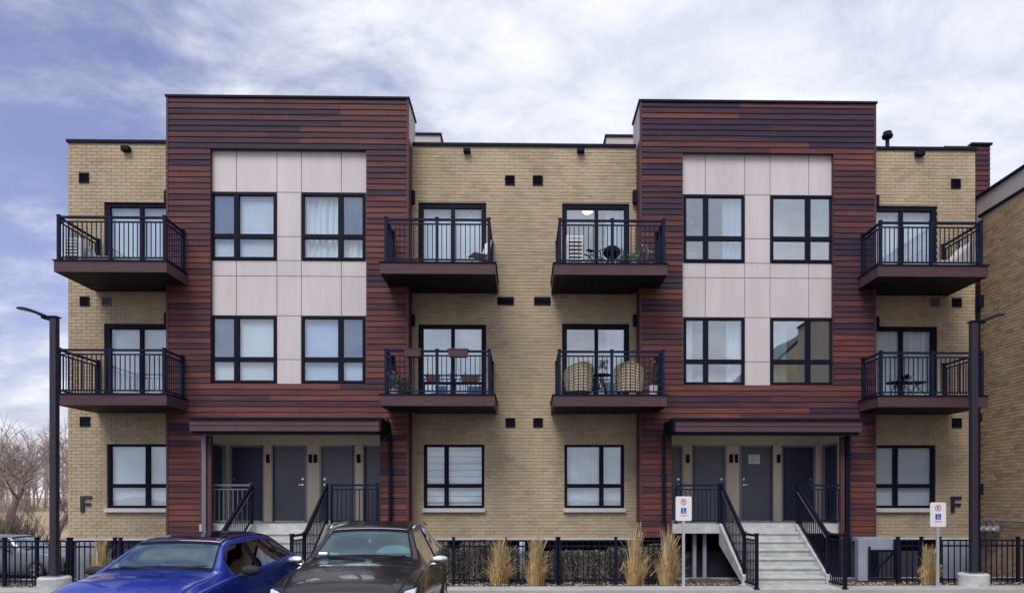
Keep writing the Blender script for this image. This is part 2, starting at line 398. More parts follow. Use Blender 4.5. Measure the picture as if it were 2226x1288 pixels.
# basement wall
B(MB().box(XL+0.05, YB+0.06, -1.6, TL[0], YB+0.25, Z_BASE-0.052).box(TL[0], YB+0.06, -1.6, XR-0.05, YB+0.25, Z_BASE-0.35), 'basement_wall', M['shade_toned_wall'])
roof = MB().box(XL+0.04, YB+0.35, Z_ROOF-0.35, XR-0.04, 33, Z_ROOF-0.25); B(roof, 'roof', M['black'])
side = MB(); 
for x0, x1 in ((XL, XL+0.3), (XR-0.3, XR)): side.box(x0, YB+0.302, -1.6, x1, 33, Z_ROOF-0.02)
side.box(XL+0.3, 32.7, -1.6, XR-0.3, 33, Z_ROOF-0.02)
B(side, 'rear_wall', M['mortar'])
for a, b in ((899, 957), (1318, 1384)):
    p0, p1 = P(a, 293, 20.2), P(b, 293, 20.2)
    z1 = PZ(296, 20.2)
    o = B(MB().box(p0.x, 20.2, Z_ROOF-0.3, p1.x, 23, z1), 'roof_access_box', M['stucco'])
    o2 = MB().box(p0.x-.04, 20.16, z1, p1.x+.04, 23.04, z1+0.06).build('cap', M['black'], o)

# towers ---------------------------------------------------------------
LAP = 0.137
boards = []
def tower(T, pan, porch, base):
    x0, x1 = T; (pa, pb, pt, pbm) = pan; (qa, qb, qt) = porch
    holes = [(pa, pbm, pb, pt), (qa, -5, qb, qt)]
    core = MB(); 
    wall_with_holes(core, x0+0.012, x1-0.012, base, Z_TTOP-0.01, YT+0.03, YT+0.12, holes)
    # sides of the tower down to the brick and the parapet return on the roof
    for xa, xb, sgn in ((x0, x0+0.12, -1), (x1-0.12, x1, 1)):
        core.box(xa+0.012, YT+0.122, base, xb-0.012, YB+0.30, Z_ROOF-0.1)
    B(core, 'tower_wall', M['trim'])
    ret = MB()
    for xa, xb in ((x0+0.004, x0+0.13), (x1-0.13, x1-0.004)):
        ret.box(xa, YT+0.124, Z_ROOF-0.098, xb, YT+1.05, Z_TTOP-0.01)
    ret.box(x0+0.131, YT+0.95, Z_ROOF-0.3, x1-0.131, YT+1.05, Z_TTOP-0.01)
    B(ret, 'parapet_wall', M['stucco'])
    c = MB().box(x0-0.03, YT-0.03, Z_TTOP-0.005, x1+0.03, YT+0.16, Z_TTOP+0.045)
    c.box(x0-0.03, YT+0.162, Z_TTOP-0.005, x0+0.16, YT+1.08, Z_TTOP+0.045).box(x1-0.16, YT+0.162, Z_TTOP-0.005, x1+0.03, YT+1.08, Z_TTOP+0.045)
    c.box(x0+0.162, YT+0.92, Z_TTOP-0.005, x1-0.162, YT+1.08, Z_TTOP+0.045)
    B(c, 'parapet_cap', M['black'])
    for xa in (x0-0.006, x1-0.044):
        B(MB().box(xa, YT-0.012, base, xa+0.05, YT+0.028, Z_TTOP-0.006), 'corner_trim', M['trim'])
    z = base; r = 0
    while z < Z_TTOP-0.03:
        h = min(LAP, Z_TTOP-0.006-z); zc = z+h/2
        spans = [(x0+0.046, x1-0.046)]
        for hh in holes:
            if hh[1] < zc < hh[3]:
                ns = []
                for a, b in spans:
                    if hh[2] <= a or hh[0] >= b: ns.append((a, b)); continue
                    ns += [(a, hh[0]), (hh[2], b)]
                spans = ns
        for a, b in spans:
            if b-a > 3:
                j = a+random.choice([0.28, 0.42, 0.55, 0.72])*(b-a)
                boards.append((a, j-0.002, z, h)); boards.append((j+0.002, b, z, h))
            elif b-a > 0.02: boards.append((a, b, z, h))
        z += LAP; r += 1
panL = (PX(457, YT), PX(796, YT), PZ(324, YT, 620), PZ(833, YT, 620))
panR = (PX(1484, YT), PX(1812, YT), PZ(331, YT, 1650), PZ(836, YT, 1650))
ZCAN = PZ(940, YT)          # top of the porch openings
porL = (PX(437, YT), PX(826, YT), ZCAN); porR = (PX(1460, YT), PX(1842, YT), ZCAN)
TBASE = PZ(1168, YT)
tower(TL, panL, porL, TBASE); tower(TR, panR, porR, TBASE)

boards.sort(key=lambda b: (b[2]+b[3]/2-2)**2+min(abs(b[0]), abs(b[1]))**2)
restb = MB(); prev = 0
def wpick(x, z):
    t = (z-1)/(Z_TTOP-1)
    n = mnoise.noise(Vector((x*0.3, z*1.3, 7)))*1.3
    red = 0.95-0.9*max(0, t-0.45)*1.6+n*0.9-(0.25 if x > 0 else 0)*(t > .5)  # shading towards the top is put into the mix of plank tones
    w = [max(.05, 2.4*red), 2.0, 1.7, 1.1+max(0, 1.4*(1-red)), max(.05, .35+2.3*(0.75-red))]
    return random.choices(range(5), w)[0]
for i, (a, b, z, h) in enumerate(boards):
    mi = wpick((a+b)/2, z); mb = restb if i >= 300 else MB()
    pts = [(a, YT-0.010, z+.005), (b, YT-0.010, z+.005), (b, YT+0.029, z+.005), (a, YT+0.029, z+.005), (a, YT+0.006, z+h-0.004), (b, YT+0.006, z+h-0.004), (b, YT+0.029, z+h-0.004), (a, YT+0.029, z+h-0.004)]
    mb.hexa(pts, mi if mb is restb else 0)
    if i < 300: B(mb, 'siding_board', WD[mi])
if restb.v: B(restb, 'siding_board', WD, kind='stuff')

# light panels -----------------------------------------------------------
def panels(px_cols, py_rows_side, py_rows_mid, cx):
    bk = MB().box(PX(px_cols[0], YPN), YPN+0.03, PZ(py_rows_mid[-1], YPN, cx), PX(px_cols[-1], YPN), YPN+0.06, PZ(py_rows_mid[0]-5, YPN, cx))
    return bk
def window(rect, y, vm, hm, blind, fr=0.055, name='window', mull=0.075, sill=False, glass='glass', narrow=None, depth=0.10):
    """rect = (x0,z0,x1,z1); vm = mullion centre x; hm = transom centre z; blind: style"""
    x0, z0, x1, z1 = rect; g = MB()
    g.box(x0, y, z0, x0+fr, y+depth, z1); g.box(x1-fr, y, z0, x1, y+depth, z1)
    g.box(x0+fr, y, z1-fr, x1-fr, y+depth, z1); g.box(x0+fr, y, z0, x1-fr, y+depth, z0+fr)
    g.box(vm-mull, y+0.006, z0+fr, vm+mull, y+depth-0.01, z1-fr)
    cols = [(x0+fr, vm-mull), (vm+mull, x1-fr)]
    if hm:
        for a, b in cols: g.box(a, y+0.01, hm-mull*.9, b, y+depth-0.01, hm+mull*.9)
        rows = [(z0+fr, hm-mull*.9), (hm+mull*.9, z1-fr)]
    else: rows = [(z0+fr, z1-fr)]
    # inner sash beads
    w = B(g, name, M['black2'], bevel=0.006)
    Wm = w
    def sub(mb, nm, m, **k):
        o = mb.build(nm, m, None, **k); o.parent = w; o.matrix_parent_inverse = AB_INV.copy() @ Matrix.Identity(4); return o
    w.matrix_parent_inverse = AB_INV.copy()
    for ci, (a, b) in enumerate(cols):
        for ri, (c, d) in enumerate(rows):
            o = MB().box(a, y+0.045, c, b, y+0.051, d).build('pane', M[glass], w); 
            if narrow == ci and (ri == len(rows)-1) and hm:
                sc = MB()
                sc.box(a+.003, y+0.058, c+.003, b-.003, y+0.0585, d-.003)
                sc.build('insect_screen', MSCREEN, w)
    yb = y+depth+0.03
    if blind in ('white', 'blue', 'half'):
        n = max(4, int((z1-z0)/0.12)); bl = MB()
        zb = z0 if blind != 'half' else z0+(z1-z0)*0.45
        k = 0; z = z1
        while z > zb+0.01:
            z2 = max(z-0.05, zb); bl.quad((x0, yb, z), (x1, yb, z), (x1, yb-0.012, z2), (x0, yb-0.012, z2)); z -= 0.05
        bl.build('blind', M['blind_blue' if blind == 'blue' else 'blind'], w)
    elif blind == 'zebra':
        bl = MB(); z = z1; k = 0
        while z > z0+0.01:
            z2 = max(z-0.13, z0); bl.quad((x0, yb, z), (x1, yb, z), (x1, yb, z2), (x0, yb, z2), 0)
            z3 = max(z2-0.035, z0); bl.quad((x0, yb+.01, z2), (x1, yb+.01, z2), (x1, yb+.01, z3), (x0, yb+.01, z3), 1); z = z3
        bl.build('blind', [M['blind'], M['zebra']], w)
    elif blind in ('curtain', 'curtain_right', 'curtain_left', 'vertical', 'curtain_sides'):
        segs = {'curtain': [(0, 1)], 'vertical': [(0, 1)], 'curtain_right': [(0.66, 1)], 'curtain_left': [(0, .3)], 'curtain_sides': [(0, .16), (.72, 1)]}[blind]
        for s0, s1 in segs:
            n = int((s1-s0)*(x1-x0)*70)+4; cu = MB(); pv = None; ph = random.random()*6
            for i in range(n+1):
                x = x0+(x1-x0)*(s0+(s1-s0)*i/n)
                if blind == 'vertical': yy = yb+0.02*((i//3) % 2)+0.008*(i % 3)
                else: yy = yb+0.04+0.03*sin(x*42+ph)+0.015*sin(x*17+ph)
                if pv: cu.quad((pv[0], pv[1], z0), (x, yy, z0), (x, yy, z1), (pv[0], pv[1], z1))
                pv = (x, yy)
            cu.build('curtain', M['curtain'], w, smooth=blind != 'vertical')
    rm = MB()   # room seen behind the glass
    rx0, rx1, ry0, ry1, rz0, rz1 = x0-0.25, x1+0.25, y+depth+0.10, y+1.5, z0-0.5, z1+0.25
    rm.quad((rx0, ry1, rz0), (rx1, ry1, rz0), (rx1, ry1, rz1), (rx0, ry1, rz1)); rm.quad((rx0, ry0, rz0), (rx0, ry1, rz0), (rx0, ry1, rz1), (rx0, ry0, rz1))
    rm.quad((rx1, ry0, rz0), (rx1, ry1, rz0), (rx1, ry1, rz1), (rx1, ry0, rz1)); rm.quad((rx0, ry0, rz0), (rx1, ry0, rz0), (rx1, ry1, rz0), (rx0, ry1, rz0)); rm.quad((rx0, ry0, rz1), (rx1, ry0, rz1), (rx1, ry1, rz1), (rx0, ry1, rz1))
    rm.build('room', M['room'], w)
    if sill:
        MB().box(x0-0.03, y-0.14, z0-0.10, x1+0.03, y+0.10, z0-0.003).build('sill', M['sill'], w, bevel=0.006)
    return w
# screen: a fine mesh, half see-through
m = bpy.data.materials.new('insect_screen_mesh'); m.use_nodes = True; t = m.node_tree; t.nodes.clear()
df = N(t, 'ShaderNodeBsdfDiffuse', inp={0: (0.14, 0.22, 0.36, 1)}); tr = N(t, 'ShaderNodeBsdfTransparent'); mi_ = N(t, 'ShaderNodeMixShader', inp={0: 0.5}); o_ = N(t, 'ShaderNodeOutputMaterial')
t.links.new(tr.outputs[0], mi_.inputs[1]); t.links.new(df.outputs[0], mi_.inputs[2]); t.links.new(mi_.outputs[0], o_.inputs[0]); MSCREEN = m
M['zebra'] = mat('zebra_blind_dark', (0.42, 0.42, 0.40), 0.8)

def tower_front(cols, rows_s, rows_m, wins, cx, mir):
    """cols: 6 pixel x positions; wins: four windows as px rects"""
    X = [PX(c, YPN) for c in cols]
    g = 0.007
    Zs = lambda p: PZ(p, YPN, cx)
    bk = MB()
    # backing with holes
    hs = []
    for wn in wins:
        hs.append((PX(wn[0], YPN), Zs(wn[3]), PX(wn[2], YPN), Zs(wn[1])))
    wall_with_holes(bk, X[0], X[-1], Zs(rows_m[-1])-0.02, Zs(rows_m[0])+0.06, YPN+0.022, YPN+0.12, hs)
    B(bk, 'panel_backing', M['joint'])
    def pn(a, b, t, u): B(MB().box(a+g, YPN, Zs(u)+g, b-g, YPN+0.018, Zs(t)-g), 'cladding_panel', M['panel'], bevel=0.003)
    for ci in (0, 1, 3, 4):
        for t, u in rows_s: pn(X[ci], X[ci+1], t, u)
    for t, u in zip(rows_m, rows_m[1:]): pn(X[2], X[3], t, u)
    return hs
hL = tower_front([457, 514, 602, 655, 742, 797], [(323, 418), (566, 600), (600, 686)], [323, 418, 514, 566, 600, 686, 781, 834],
    [(459, 420, 601, 565), (656, 420, 794, 565), (459, 687, 601, 832), (656, 687, 794, 832)], 620, 0)
hR = tower_front([1483, 1533, 1619, 1674, 1758, 1813], [(330, 424), (572, 604), (604, 690)], [330, 424, 519, 572, 604, 690, 786, 838],
    [(1486, 425, 1618, 570), (1675, 425, 1812, 570), (1486, 691, 1618, 836), (1675, 691, 1812, 836)], 1650, 1)
def tw(h, m, t, style, nar, cx, glass='glass'):
    r = (h[0]+.002, h[1]+.002, h[2]-.002, h[3]-.002)
    return window(r, YPN-0.035, PX(m, YPN), PZ(t, YPN, cx), style, narrow=nar, glass=glass, mull=0.062, fr=0.06)
tw(hL[0], 515, 514, 'white', 0, 620); tw(hL[1], 741, 514, 'curtain', 1, 620)
tw(hL[2], 515, 781, 'white', 0, 620); tw(hL[3], 741, 781, 'blue', 1, 620)
tw(hR[0], 1534, 519, 'curtain_right', None, 1650, 'glass_clear'); tw(hR[1], 1756, 519, 'none', None, 1650, 'glass_coated')
tw(hR[2], 1534, 786, 'curtain_sides', None, 1650, 'glass_clear'); tw(hR[3], 1756, 786, 'curtain_left', None, 1650, 'glass_coated')
# ground floor windows
def gwn(r, m, style, nar=None):
    window((r[0]+.003, r[1]+.003, r[2]-.003, r[3]-.003), YB+0.05, PX(m, YB), PZ(1055, YB, (r[0]+r[2])/2*87+1140), style, narrow=nar, sill=True, mull=0.055, fr=0.07)
gwn(gw[0], 318, 'white'); gwn(gw[1], 970, 'zebra', None); gwn(gw[2], 1308, 'vertical', None); gwn(gw[3], 1950, 'white', None)
styles = {0: 'vertical', 1: 'white', 2: 'vertical', 3: 'blue', 4: 'curtain_right', 5: 'curtain_right', 6: 'vertical', 7: 'curtain'}
divs = [305, 305, 984, 984, 1297, 1297, 1962, 1962]
for i, r in enumerate(sl):
    window((r[0]+.003, r[1]+.01, r[2]-.003, r[3]-.003), YB+0.04, PX(divs[i], YB), None, styles[i], name='sliding_door', mull=0.045, fr=0.12, glass='glass_clear' if i in (3, 4, 5) else 'glass', depth=0.12)
# joists/lintels: dark head flashing
# vents ------------------------------------------------------------------
for v, r in zip(VENTS, vrect):
    g = MB(); x0, z0, x1, z1 = r; y = YB-0.02
    e = 0.022
    g.box(x0, y, z0, x0+e, y+.05, z1).box(x1-e, y, z0, x1, y+.05, z1).box(x0+e, y, z0, x1-e, y+.05, z0+e).box(x0+e, y, z1-e, x1-e, y+.05, z1)
    g.box(x0+e, y+0.03, z0+e, x1-e, y+0.045, z1-e)
    n = 5
    for k in range(n):
        zz_ = z0+e+(z1-z0-2*e)*(k+0.5)/n
        g.hexa([(x0+e, y+.004, zz_-.012), (x1-e, y+.004, zz_-.012), (x1-e, y+.008, zz_-.016), (x0+e, y+.008, zz_-.016), (x0+e, y+.028, zz_+.014), (x1-e, y+.028, zz_+.014), (x1-e, y+.03, zz_+.008), (x0+e, y+.03, zz_+.008)])
    B(g, 'wall_vent', M['grayrail'] if v[4] else M['black'])
# scuppers / soffit lights near the parapet
for a, b, c, d in ((268, 321, 286, 332), (1008, 326, 1023, 335), (1254, 326, 1270, 335), (1987, 331, 2006, 342)):
    r = op(a, b, c, d); o = B(MB().box(r[0], YB-0.14, r[1], r[2], YB-0.001, r[3]), 'security_light', M['black'], bevel=0.02)
# wall lamps beside the balcony doors
for a, b, c, d in ((890, 418, 903, 445), (890, 685, 903, 709), (1374, 418, 1388, 445), (1375, 686, 1388, 710), (362, 418, 372, 444), (362, 682, 372, 706), (1893, 428, 1906, 452), (1893, 690, 1906, 714)):
    r = op(a, b, c, d)
    g = MB().box(r[0]+.01, YB-0.03, r[1]+.04, r[2]-.01, YB-0.001, r[3]-.04)
    g.box(r[0], YB-0.14, r[1], r[2], YB-0.031, r[3]); B(g, 'wall_lamp', M['black'], bevel=0.008)
# big letter F, left and right -------------------------------------------
for a, b, c, d in ((176, 1077, 200, 1112), (2066, 1078, 2089, 1113)):
    r = op(a, b, c, d); x0, z0, x1, z1 = r; h = z1-z0; w_ = x1-x0; g = MB(); yy = YB-0.035
    s_ = w_*0.34
    g.box(x0, yy, z0, x0+s_, YB-0.003, z1); g.box(x0+s_, yy, z1-h*.19, x1, YB-0.003, z1); g.box(x0+s_, yy, z0+h*.40, x1-w_*.08, YB-0.003, z0+h*.58)
    B(g, 'letter_f', M['grayrail'] if False else mat('letter_paint', (0.018, 0.018, 0.035), .5))

# porches ------------------------------------------------------------------
def porch(xs_, side, T, opn, doors, sidedoor, plates, knobs, paper=None):
    xa, xb = opn[0], opn[1]
    sgn = -1 if side == 'L' else 1
    xin = PX(497, YD) if side == 'L' else PX(1780, YD)          # side wall plane
    # other end goes past the opening
    xo = xb+0.44 if side == 'L' else xa-0.42
    A, Bx = min(xin, xo), max(xin, xo)
    dz0 = ZP+0.02
    rects = []
    for (a, b) in doors: rects.append((PX(a, YD), ZP, PX(b, YD), PZ(967, YD, (a+b)/2)))
    g = MB(); zt = ZCAN+0.25
    wall_with_holes(g, A, Bx, ZP, zt, YD+0.006, YD+0.2, rects); B(g, 'porch_wall', M['joint'])
    # cream boards as separate panels between and above the doors
    xsv = sorted([A, Bx]+[r[0] for r in rects]+[r[2] for r in rects])
    zdoor = rects[0][3]
    for i in range(0, len(xsv)-1):
        a, b = xsv[i], xsv[i+1]
        if i % 2 == 0 and b-a > 0.02: B(MB().box(a+.003, YD-0.012, ZP+0.003, b-.003, YD+0.004, zdoor-0.004), 'porch_panel', M['cream'])
    js = [A]+[(xsv[i]+xsv[i+1])/2 for i in range(2, len(xsv)-2, 2)]+[Bx]
    for a, b in zip(js, js[1:]): B(MB().box(a+.003, YD-0.012, zdoor+0.003, b-.003, YD+0.004, zt), 'porch_panel', M['cream'])
    # side wall with its door
    s0, s1 = YT+0.125, YD-0.014
    xw0, xw1 = (xin-0.15, xin) if side == 'L' else (xin, xin+0.15)
    dl0, dl1 = s0+0.30, s1-0.18
    g = MB(); g.box(xw0, s0, ZP, xw1, dl0, zt); g.box(xw0, dl1, ZP, xw1, s1, zt); g.box(xw0, dl0, zdoor, xw1, dl1, zt); B(g, 'porch_panel', M['cream'])
    xd = xin-0.06 if side == 'L' else xin+0.06
    d = MB().box(min(xd, xd-sgn*-0.04), dl0+.05, ZP+.01, max(xd, xd-sgn*-0.04), dl1-.05, zdoor-.05); B(d, 'side_door', M['door_dark'])
    j = MB(); xj0, xj1 = (xin-.07, xin+.012) if side == 'L' else (xin-.012, xin+.07)
    j.box(xj0, dl0, ZP, xj1, dl0+.05, zdoor).box(xj0, dl1-.05, ZP, xj1, dl1, zdoor).box(xj0, dl0+.05, zdoor-.05, xj1, dl1-.05, zdoor); B(j, 'side_door_frame', M['jamb'])
    B(MB().box(A-0.2, YT+0.125, zt+0.002, Bx+0.2, YD+0.2, zt+0.1), 'porch_ceiling', M['stucco'])
    # inner end wall
    xe = xo; B(MB().box(xe, YT+.125, ZP-.3, xe+(-0.1 if side == 'R' else 0.1), YD+.2, zt), 'porch_panel', M['cream'])
    # doors
    for i, r in enumerate(rects):
        dark = (side == 'L' and i == 0) or (side == 'R' and i == 3)
        jb = MB(); e = 0.05
        jb.box(r[0]+.004, YD-0.02, r[1], r[0]+e, YD+.12, r[3]-.004).box(r[2]-e, YD-0.02, r[1], r[2]-.004, YD+.12, r[3]-.004).box(r[0]+e, YD-0.02, r[3]-e, r[2]-e, YD+.12, r[3]-.004)
        f = B(jb, 'door', M['jamb'] if not dark else M['jamb'], bevel=0.004)
        # black strip painted as a shadow gap by the hinges, then the leaf
        MB().box(r[0]+e, YD+0.045, r[1]+0.03, r[2]-e, YD+0.085, r[3]-e-0.004).build('door_leaf', M['door_dark'] if dark else M['door'], f, bevel=0.003)
        MB().box(r[0]+e, YD-0.01, r[1], r[2]-e, YD+.12, r[1]+.028).build('threshold', M['chrome'], f)
        sl_ = r[0]+e if knobs[i] > 0 else r[2]-e
        MB().box(sl_-.012, YD-.024, r[1], sl_+.012, YD-.0205, r[3]).build('painted_shadow_gap', M['black'], f)
        kx = r[2]-e-0.075 if knobs[i] > 0 else r[0]+e+0.075
        for kz, nm in ((ZP+0.97, 'handle'), (ZP+1.12, 'deadbolt')):
            h = MB().tube([(kx, YD+.044, kz), (kx, YD+.01, kz)], 0.028, 12)
            if nm == 'handle': h.bar((kx, YD-.005, kz), (kx-(0.10 if knobs[i] > 0 else -0.10), YD-.005, kz), 0.022)
            h.build(nm, M['chrome'], f)
        if paper == i:
            a_, b_ = P(1628, 987, YD), P(1653, 1007, YD)
            pz = MB().box(a_.x, YD+.040, b_.z, b_.x, YD+.0445, a_.z); pp = pz.build('paper_notice', M['white'], f)
            tx = MB()
            for k in range(5):
                z_ = a_.z-0.045-k*0.035; tx.box(a_.x+.06, YD+.0385, z_-.004, b_.x-.06-(.05 if k % 2 else 0), YD+.0395, z_+.004)
            tx.build('printed_lines', M['jamb'], f)
    for a, b in plates:
        p0, p1 = P(a, 987, YD), P(b, 1005, YD)
        g = MB().box(p0.x, YD-.07, p1.z, p1.x, YD-.0125, p0.z); o = B(g, 'porch_light', M['black'], bevel=0.01)
    # ceiling/soffit strip, slab
    sx0, sx1 = (xa+0.0, xb) if side == 'L' else (xa, xb)
    sb = MB().box(min(A, xa)+.003, YT-0.10, ZP-0.23, max(Bx, xb)-.003, YD+.2, ZP-.002)
    B(MB().box(sx0+.003, YT-0.10, ZP-0.23, sx1-.003, YT+.02, ZP-.002).box(A, YT+.021, ZP-.23, Bx, YD+.2, ZP-.002), 'porch_slab', M['concrete'], bevel=0.006)
    # canopy
    ca, cb_ = (PX(413, 15.9), PX(823, 15.9)) if side == 'L' else (PX(1469, 15.9), PX(1873, 15.9))
    zc0, zc1 = PZ(937, 15.9), PZ(912, 15.9)
    c = B(MB().box(ca, 15.93, zc0+.02, cb_, YT-.01, zc1), 'canopy', M['soffit'])
    for k in range(2):
        zz0 = zc0+(zc1-zc0)*k/2; zz1 = zc0+(zc1-zc0)*(k+1)/2
        o = MB().hexa([(ca-.01, 15.895, zz0), (cb_+.01, 15.895, zz0), (cb_+.01, 15.925, zz0), (ca-.01, 15.925, zz0), (ca-.01, 15.91, zz1-.003), (cb_+.01, 15.91, zz1-.003), (cb_+.01, 15.925, zz1-.003), (ca-.01, 15.925, zz1-.003)]).build('fascia_board', M['fascia'], c)
    MB().box(ca-.03, 15.86, zc1+.001, cb_+.03, YT-.01, zc1+.05).build('drip_edge', M['black'], c)
    MB().box(ca+.03, 15.94, zc0-.06, cb_-.03, 16.10, zc0+.018).build('beam', M['black2'], c)
    for k in range(int((cb_-ca)/.15)):
        MB().box(ca+.03+k*.15, 16.105, zc0-.012, ca+.03+k*.15+.144, YT-.02, zc0+.018).build('soffit_board', M['soffit'], c)
    # gutter end and downspout on the inner side, steel post on the outer side
    gi = cb_ if side == 'L' else ca
    s_ = 1 if side == 'L' else -1
    g = MB().box(gi+s_*.012, 15.88, zc0+.0, gi+s_*.06, YT-.02, zc1+.05)
    g.tube([(gi+s_*.12, 16.3, zc1+.03), (gi+s_*.13, 16.45, zc1-.05), (gi+s_*.13, YT-.09, zc0-.12), (gi+s_*.13, YT-.09, 0.15)], 0.045, 8)
    B(g, 'downspout', M['black'])
    go = ca if side == 'L' else cb_
    B(MB().box(go+s_*.10-.05, 16.35, ZSW, go+s_*.10+.05, 16.45, zc0-.061), 'canopy_post', M['grayrail'] if side == 'L' else M['black'])
    B(MB().box(go+s_*.22-.045, 16.38, ZSW, go+s_*.22+.045, 16.47, zc0-.061), 'canopy_post', M['trim'])
    B(MB().box(go+s_*.10+s_*.052, 16.40, ZSW, go+s_*.22-s_*.047, 16.45, zc0-.061), 'canopy_post', M['black2'])
    return A, Bx
porch(None, 'L', TL, porL, [(499, 574), (591, 668), (695, 772), (789, 846)], None, [(580, 587), (672, 679), (683, 690), (776, 784)], [-1, 1, -1, 1])
porch(None, 'R', TR, porR, [(1424, 1485), (1504, 1579), (1607, 1681), (1699, 1773)], None, [(1491, 1498), (1585, 1592), (1597, 1603), (1688, 1695)], [1, 1, -1, 1], paper=2)

# railings -----------------------------------------------------------------
def rail_panel(parent, a, b, z, h=0.98, sp=0.105, posts=(True, True), m='rail', base=0.07, single=True, z2=None):
    """straight railing panel between ground points a and b (x,y); z floor; z2 for a slope"""
    a = Vector((a[0], a[1], z)); b = Vector((b[0], b[1], z if z2 is None else z2)); d = b-a; Lh = Vector((d.x, d.y)).length
    up = Vector((0, 0, 1)); mt = M[m]
    MB().bar(a+up*h, b+up*h, 0.055, 0.045).build('top_rail', mt, parent)
    MB().bar(a+up*(h-.10), b+up*(h-.10), 0.03, 0.03).build('under_rail', mt, parent)
    MB().bar(a+up*base, b+up*base, 0.035, 0.035).build('bottom_rail', mt, parent)
    n = max(1, int(round(Lh/sp)))
    if single:
        me_ = None
        for i in range(1, n):
            q = a+d*(i/n)
            if me_ is None:
                o = MB().box(-.009, -.009, base+.017, .009, .009, h-.115).build('baluster', mt, parent, loc=q); me_ = o.data
            else: link('baluster', me_, parent, loc=q)
    else:
        g = MB()
        for i in range(1, n):
            q = a+d*(i/n); g.box(q.x-.009, q.y-.009, q.z+base+.017, q.x+.009, q.y+.009, q.z+h-.115)
        g.build('side_balusters', mt, parent, kind='stuff')
    for k, on in enumerate(posts):
        if on:
            q = a if k == 0 else b
            g = MB().box(q.x-.032, q.y-.032, q.z, q.x+.032, q.y+.032, q.z+h+.035).box(q.x-.042, q.y-.042, q.z+h+.036, q.x+.042, q.y+.042, q.z+h+.05)
            g.box(q.x-.055, q.y-.055, q.z+.001, q.x+.055, q.y+.055, q.z+.014)
            g.build('post', mt, parent)

def balcony(x0, x1, zf, posts, front_over, ysides):
    """x0,x1: fascia ends at the front; zf: floor level; posts: x positions of the three front posts"""
    th = 0.26; y0, yb = YF, YB-0.012
    tx = None
    deck = MB().box(x0+.03, y0+.03, zf-.05, x1-.03, yb, zf)
    # cut away where a tower stands in the way
    deck = MB()
    def foot(dz0, dz1, mbb, inset=.03):
        xa, xb = x0+inset, x1-inset
        for T in (TL, TR):
            if xa < T[0] < xb: mbb.box(xa, y0+inset, dz0, T[0]-.01, yb, dz1); mbb.box(T[0]-.009, y0+inset, dz0, xb, YT-.012, dz1); return
            if xa < T[1] < xb: mbb.box(T[1]+.01, y0+inset, dz0, xb, yb, dz1); mbb.box(xa, y0+inset, dz0, T[1]+.009, YT-.012, dz1); return
        mbb.box(xa, y0+inset, dz0, xb, yb, dz1)
    foot(zf-.05, zf, deck); bal = B(deck, 'balcony', M['soffit'])
    core = MB(); foot(zf-th+.03, zf-.051, core, .035); core.build('joists', M['black2'], bal)
    MB().box(x0, y0, zf-th, x1, y0+.025, zf-.012).build('fascia_board', M['fascia'], bal)
    MB().box(x0-.025, y0-.025, zf-.010, x1+.025, y0+.028, zf+.012).build('drip_edge', M['black'], bal)
    inT = None
    for T in (TL, TR):
        if x0 < T[0] < x1: inT = ('r', T[0])
        if x0 < T[1] < x1: inT = ('l', T[1])
    yl = YT-.012 if inT and inT[0] == 'l' else yb; yr = YT-.012 if inT and inT[0] == 'r' else yb
    MB().box(x0, y0+.026, zf-th, x0+.025, yl, zf-.012).build('fascia_board', M['fascia'], bal)
    MB().box(x1-.025, y0+.026, zf-th, x1, yr, zf-.012).build('fascia_board', M['fascia'], bal)
    MB().box(x0-.025, y0+.029, zf-.010, x0+.03, yl, zf+.012).build('drip_edge', M['black'], bal)
    MB().box(x1-.03, y0+.029, zf-.010, x1+.025, yr, zf+.012).build('drip_edge', M['black'], bal)
    n = int((x1-x0-.06)/.105); wv = (x1-x0-.06)/n
    for i in range(n):
        xa = x0+.03+i*wv; xb = xa+wv-.014; xc = (xa+xb)/2
        ye = yb
        if inT: 
            if inT[0] == 'r' and xb > inT[1]-.01: ye = YT-.015
            if inT[0] == 'l' and xa < inT[1]+.01: ye = YT-.015
        MB().box(xa, y0+.03, zf-th+.008, xb, ye, zf-th+.028).build('soffit_board', M['soffit'], bal)
    # railing
    yr0 = y0+.07
    for k in range(2): rail_panel(bal, (posts[k], yr0), (posts[k+1], yr0), zf+.012, posts=(k == 0, True))
    rail_panel(bal, (posts[0], yr0+.033), (posts[0], yl-.04), zf+.012, posts=(False, True), single=False)
    rail_panel(bal, (posts[2], yr0+.033), (posts[2], yr-.04), zf+.012, posts=(False, True), single=False)
    return bal
YP = YF+.07
BALS = []
for (a, b, zf, ps) in ((117, 362, Z3F, (128, 240, 358)), (119, 362, Z2F, (128, 240, 357)), (826, 1077, Z3F, (839, 950, 1063)), (826, 1075, Z2F, (839, 950, 1064)),
                       (1204, 1451, Z3F, (1217, 1331, 1443)), (1203, 1450, Z2F, (1216, 1330, 1441)), (1909, 2148, Z3F, (1914, 2024, 2132)), (1909, 2148, Z2F, (1915, 2026, 2134))):
    BALS.append(balcony(PX(a, YF), PX(b, YF), zf, [PX(p, YP) for p in ps], None, None))

# porch guard rails
def prail(x0, x1, m='rail'):
    h = B(MB().box(x0, YT-.075, ZP+.001, x0+.05, YT-.025, ZP+.96), 'porch_railing', M[m]); return h
for a, b, m in ((452, 547, 'grayrail'), (719, 820, 'rail'), (1468, 1563, 'rail'), (1738, 1832, 'rail')):
    x0, x1 = PX(a, YT-.05), PX(b, YT-.05)
    hh = prail(x0, x1, m); rail_panel(hh, (x0+.05, YT-.05), (x1, YT-.05), ZP, h=.93, posts=(False, True), m=m)

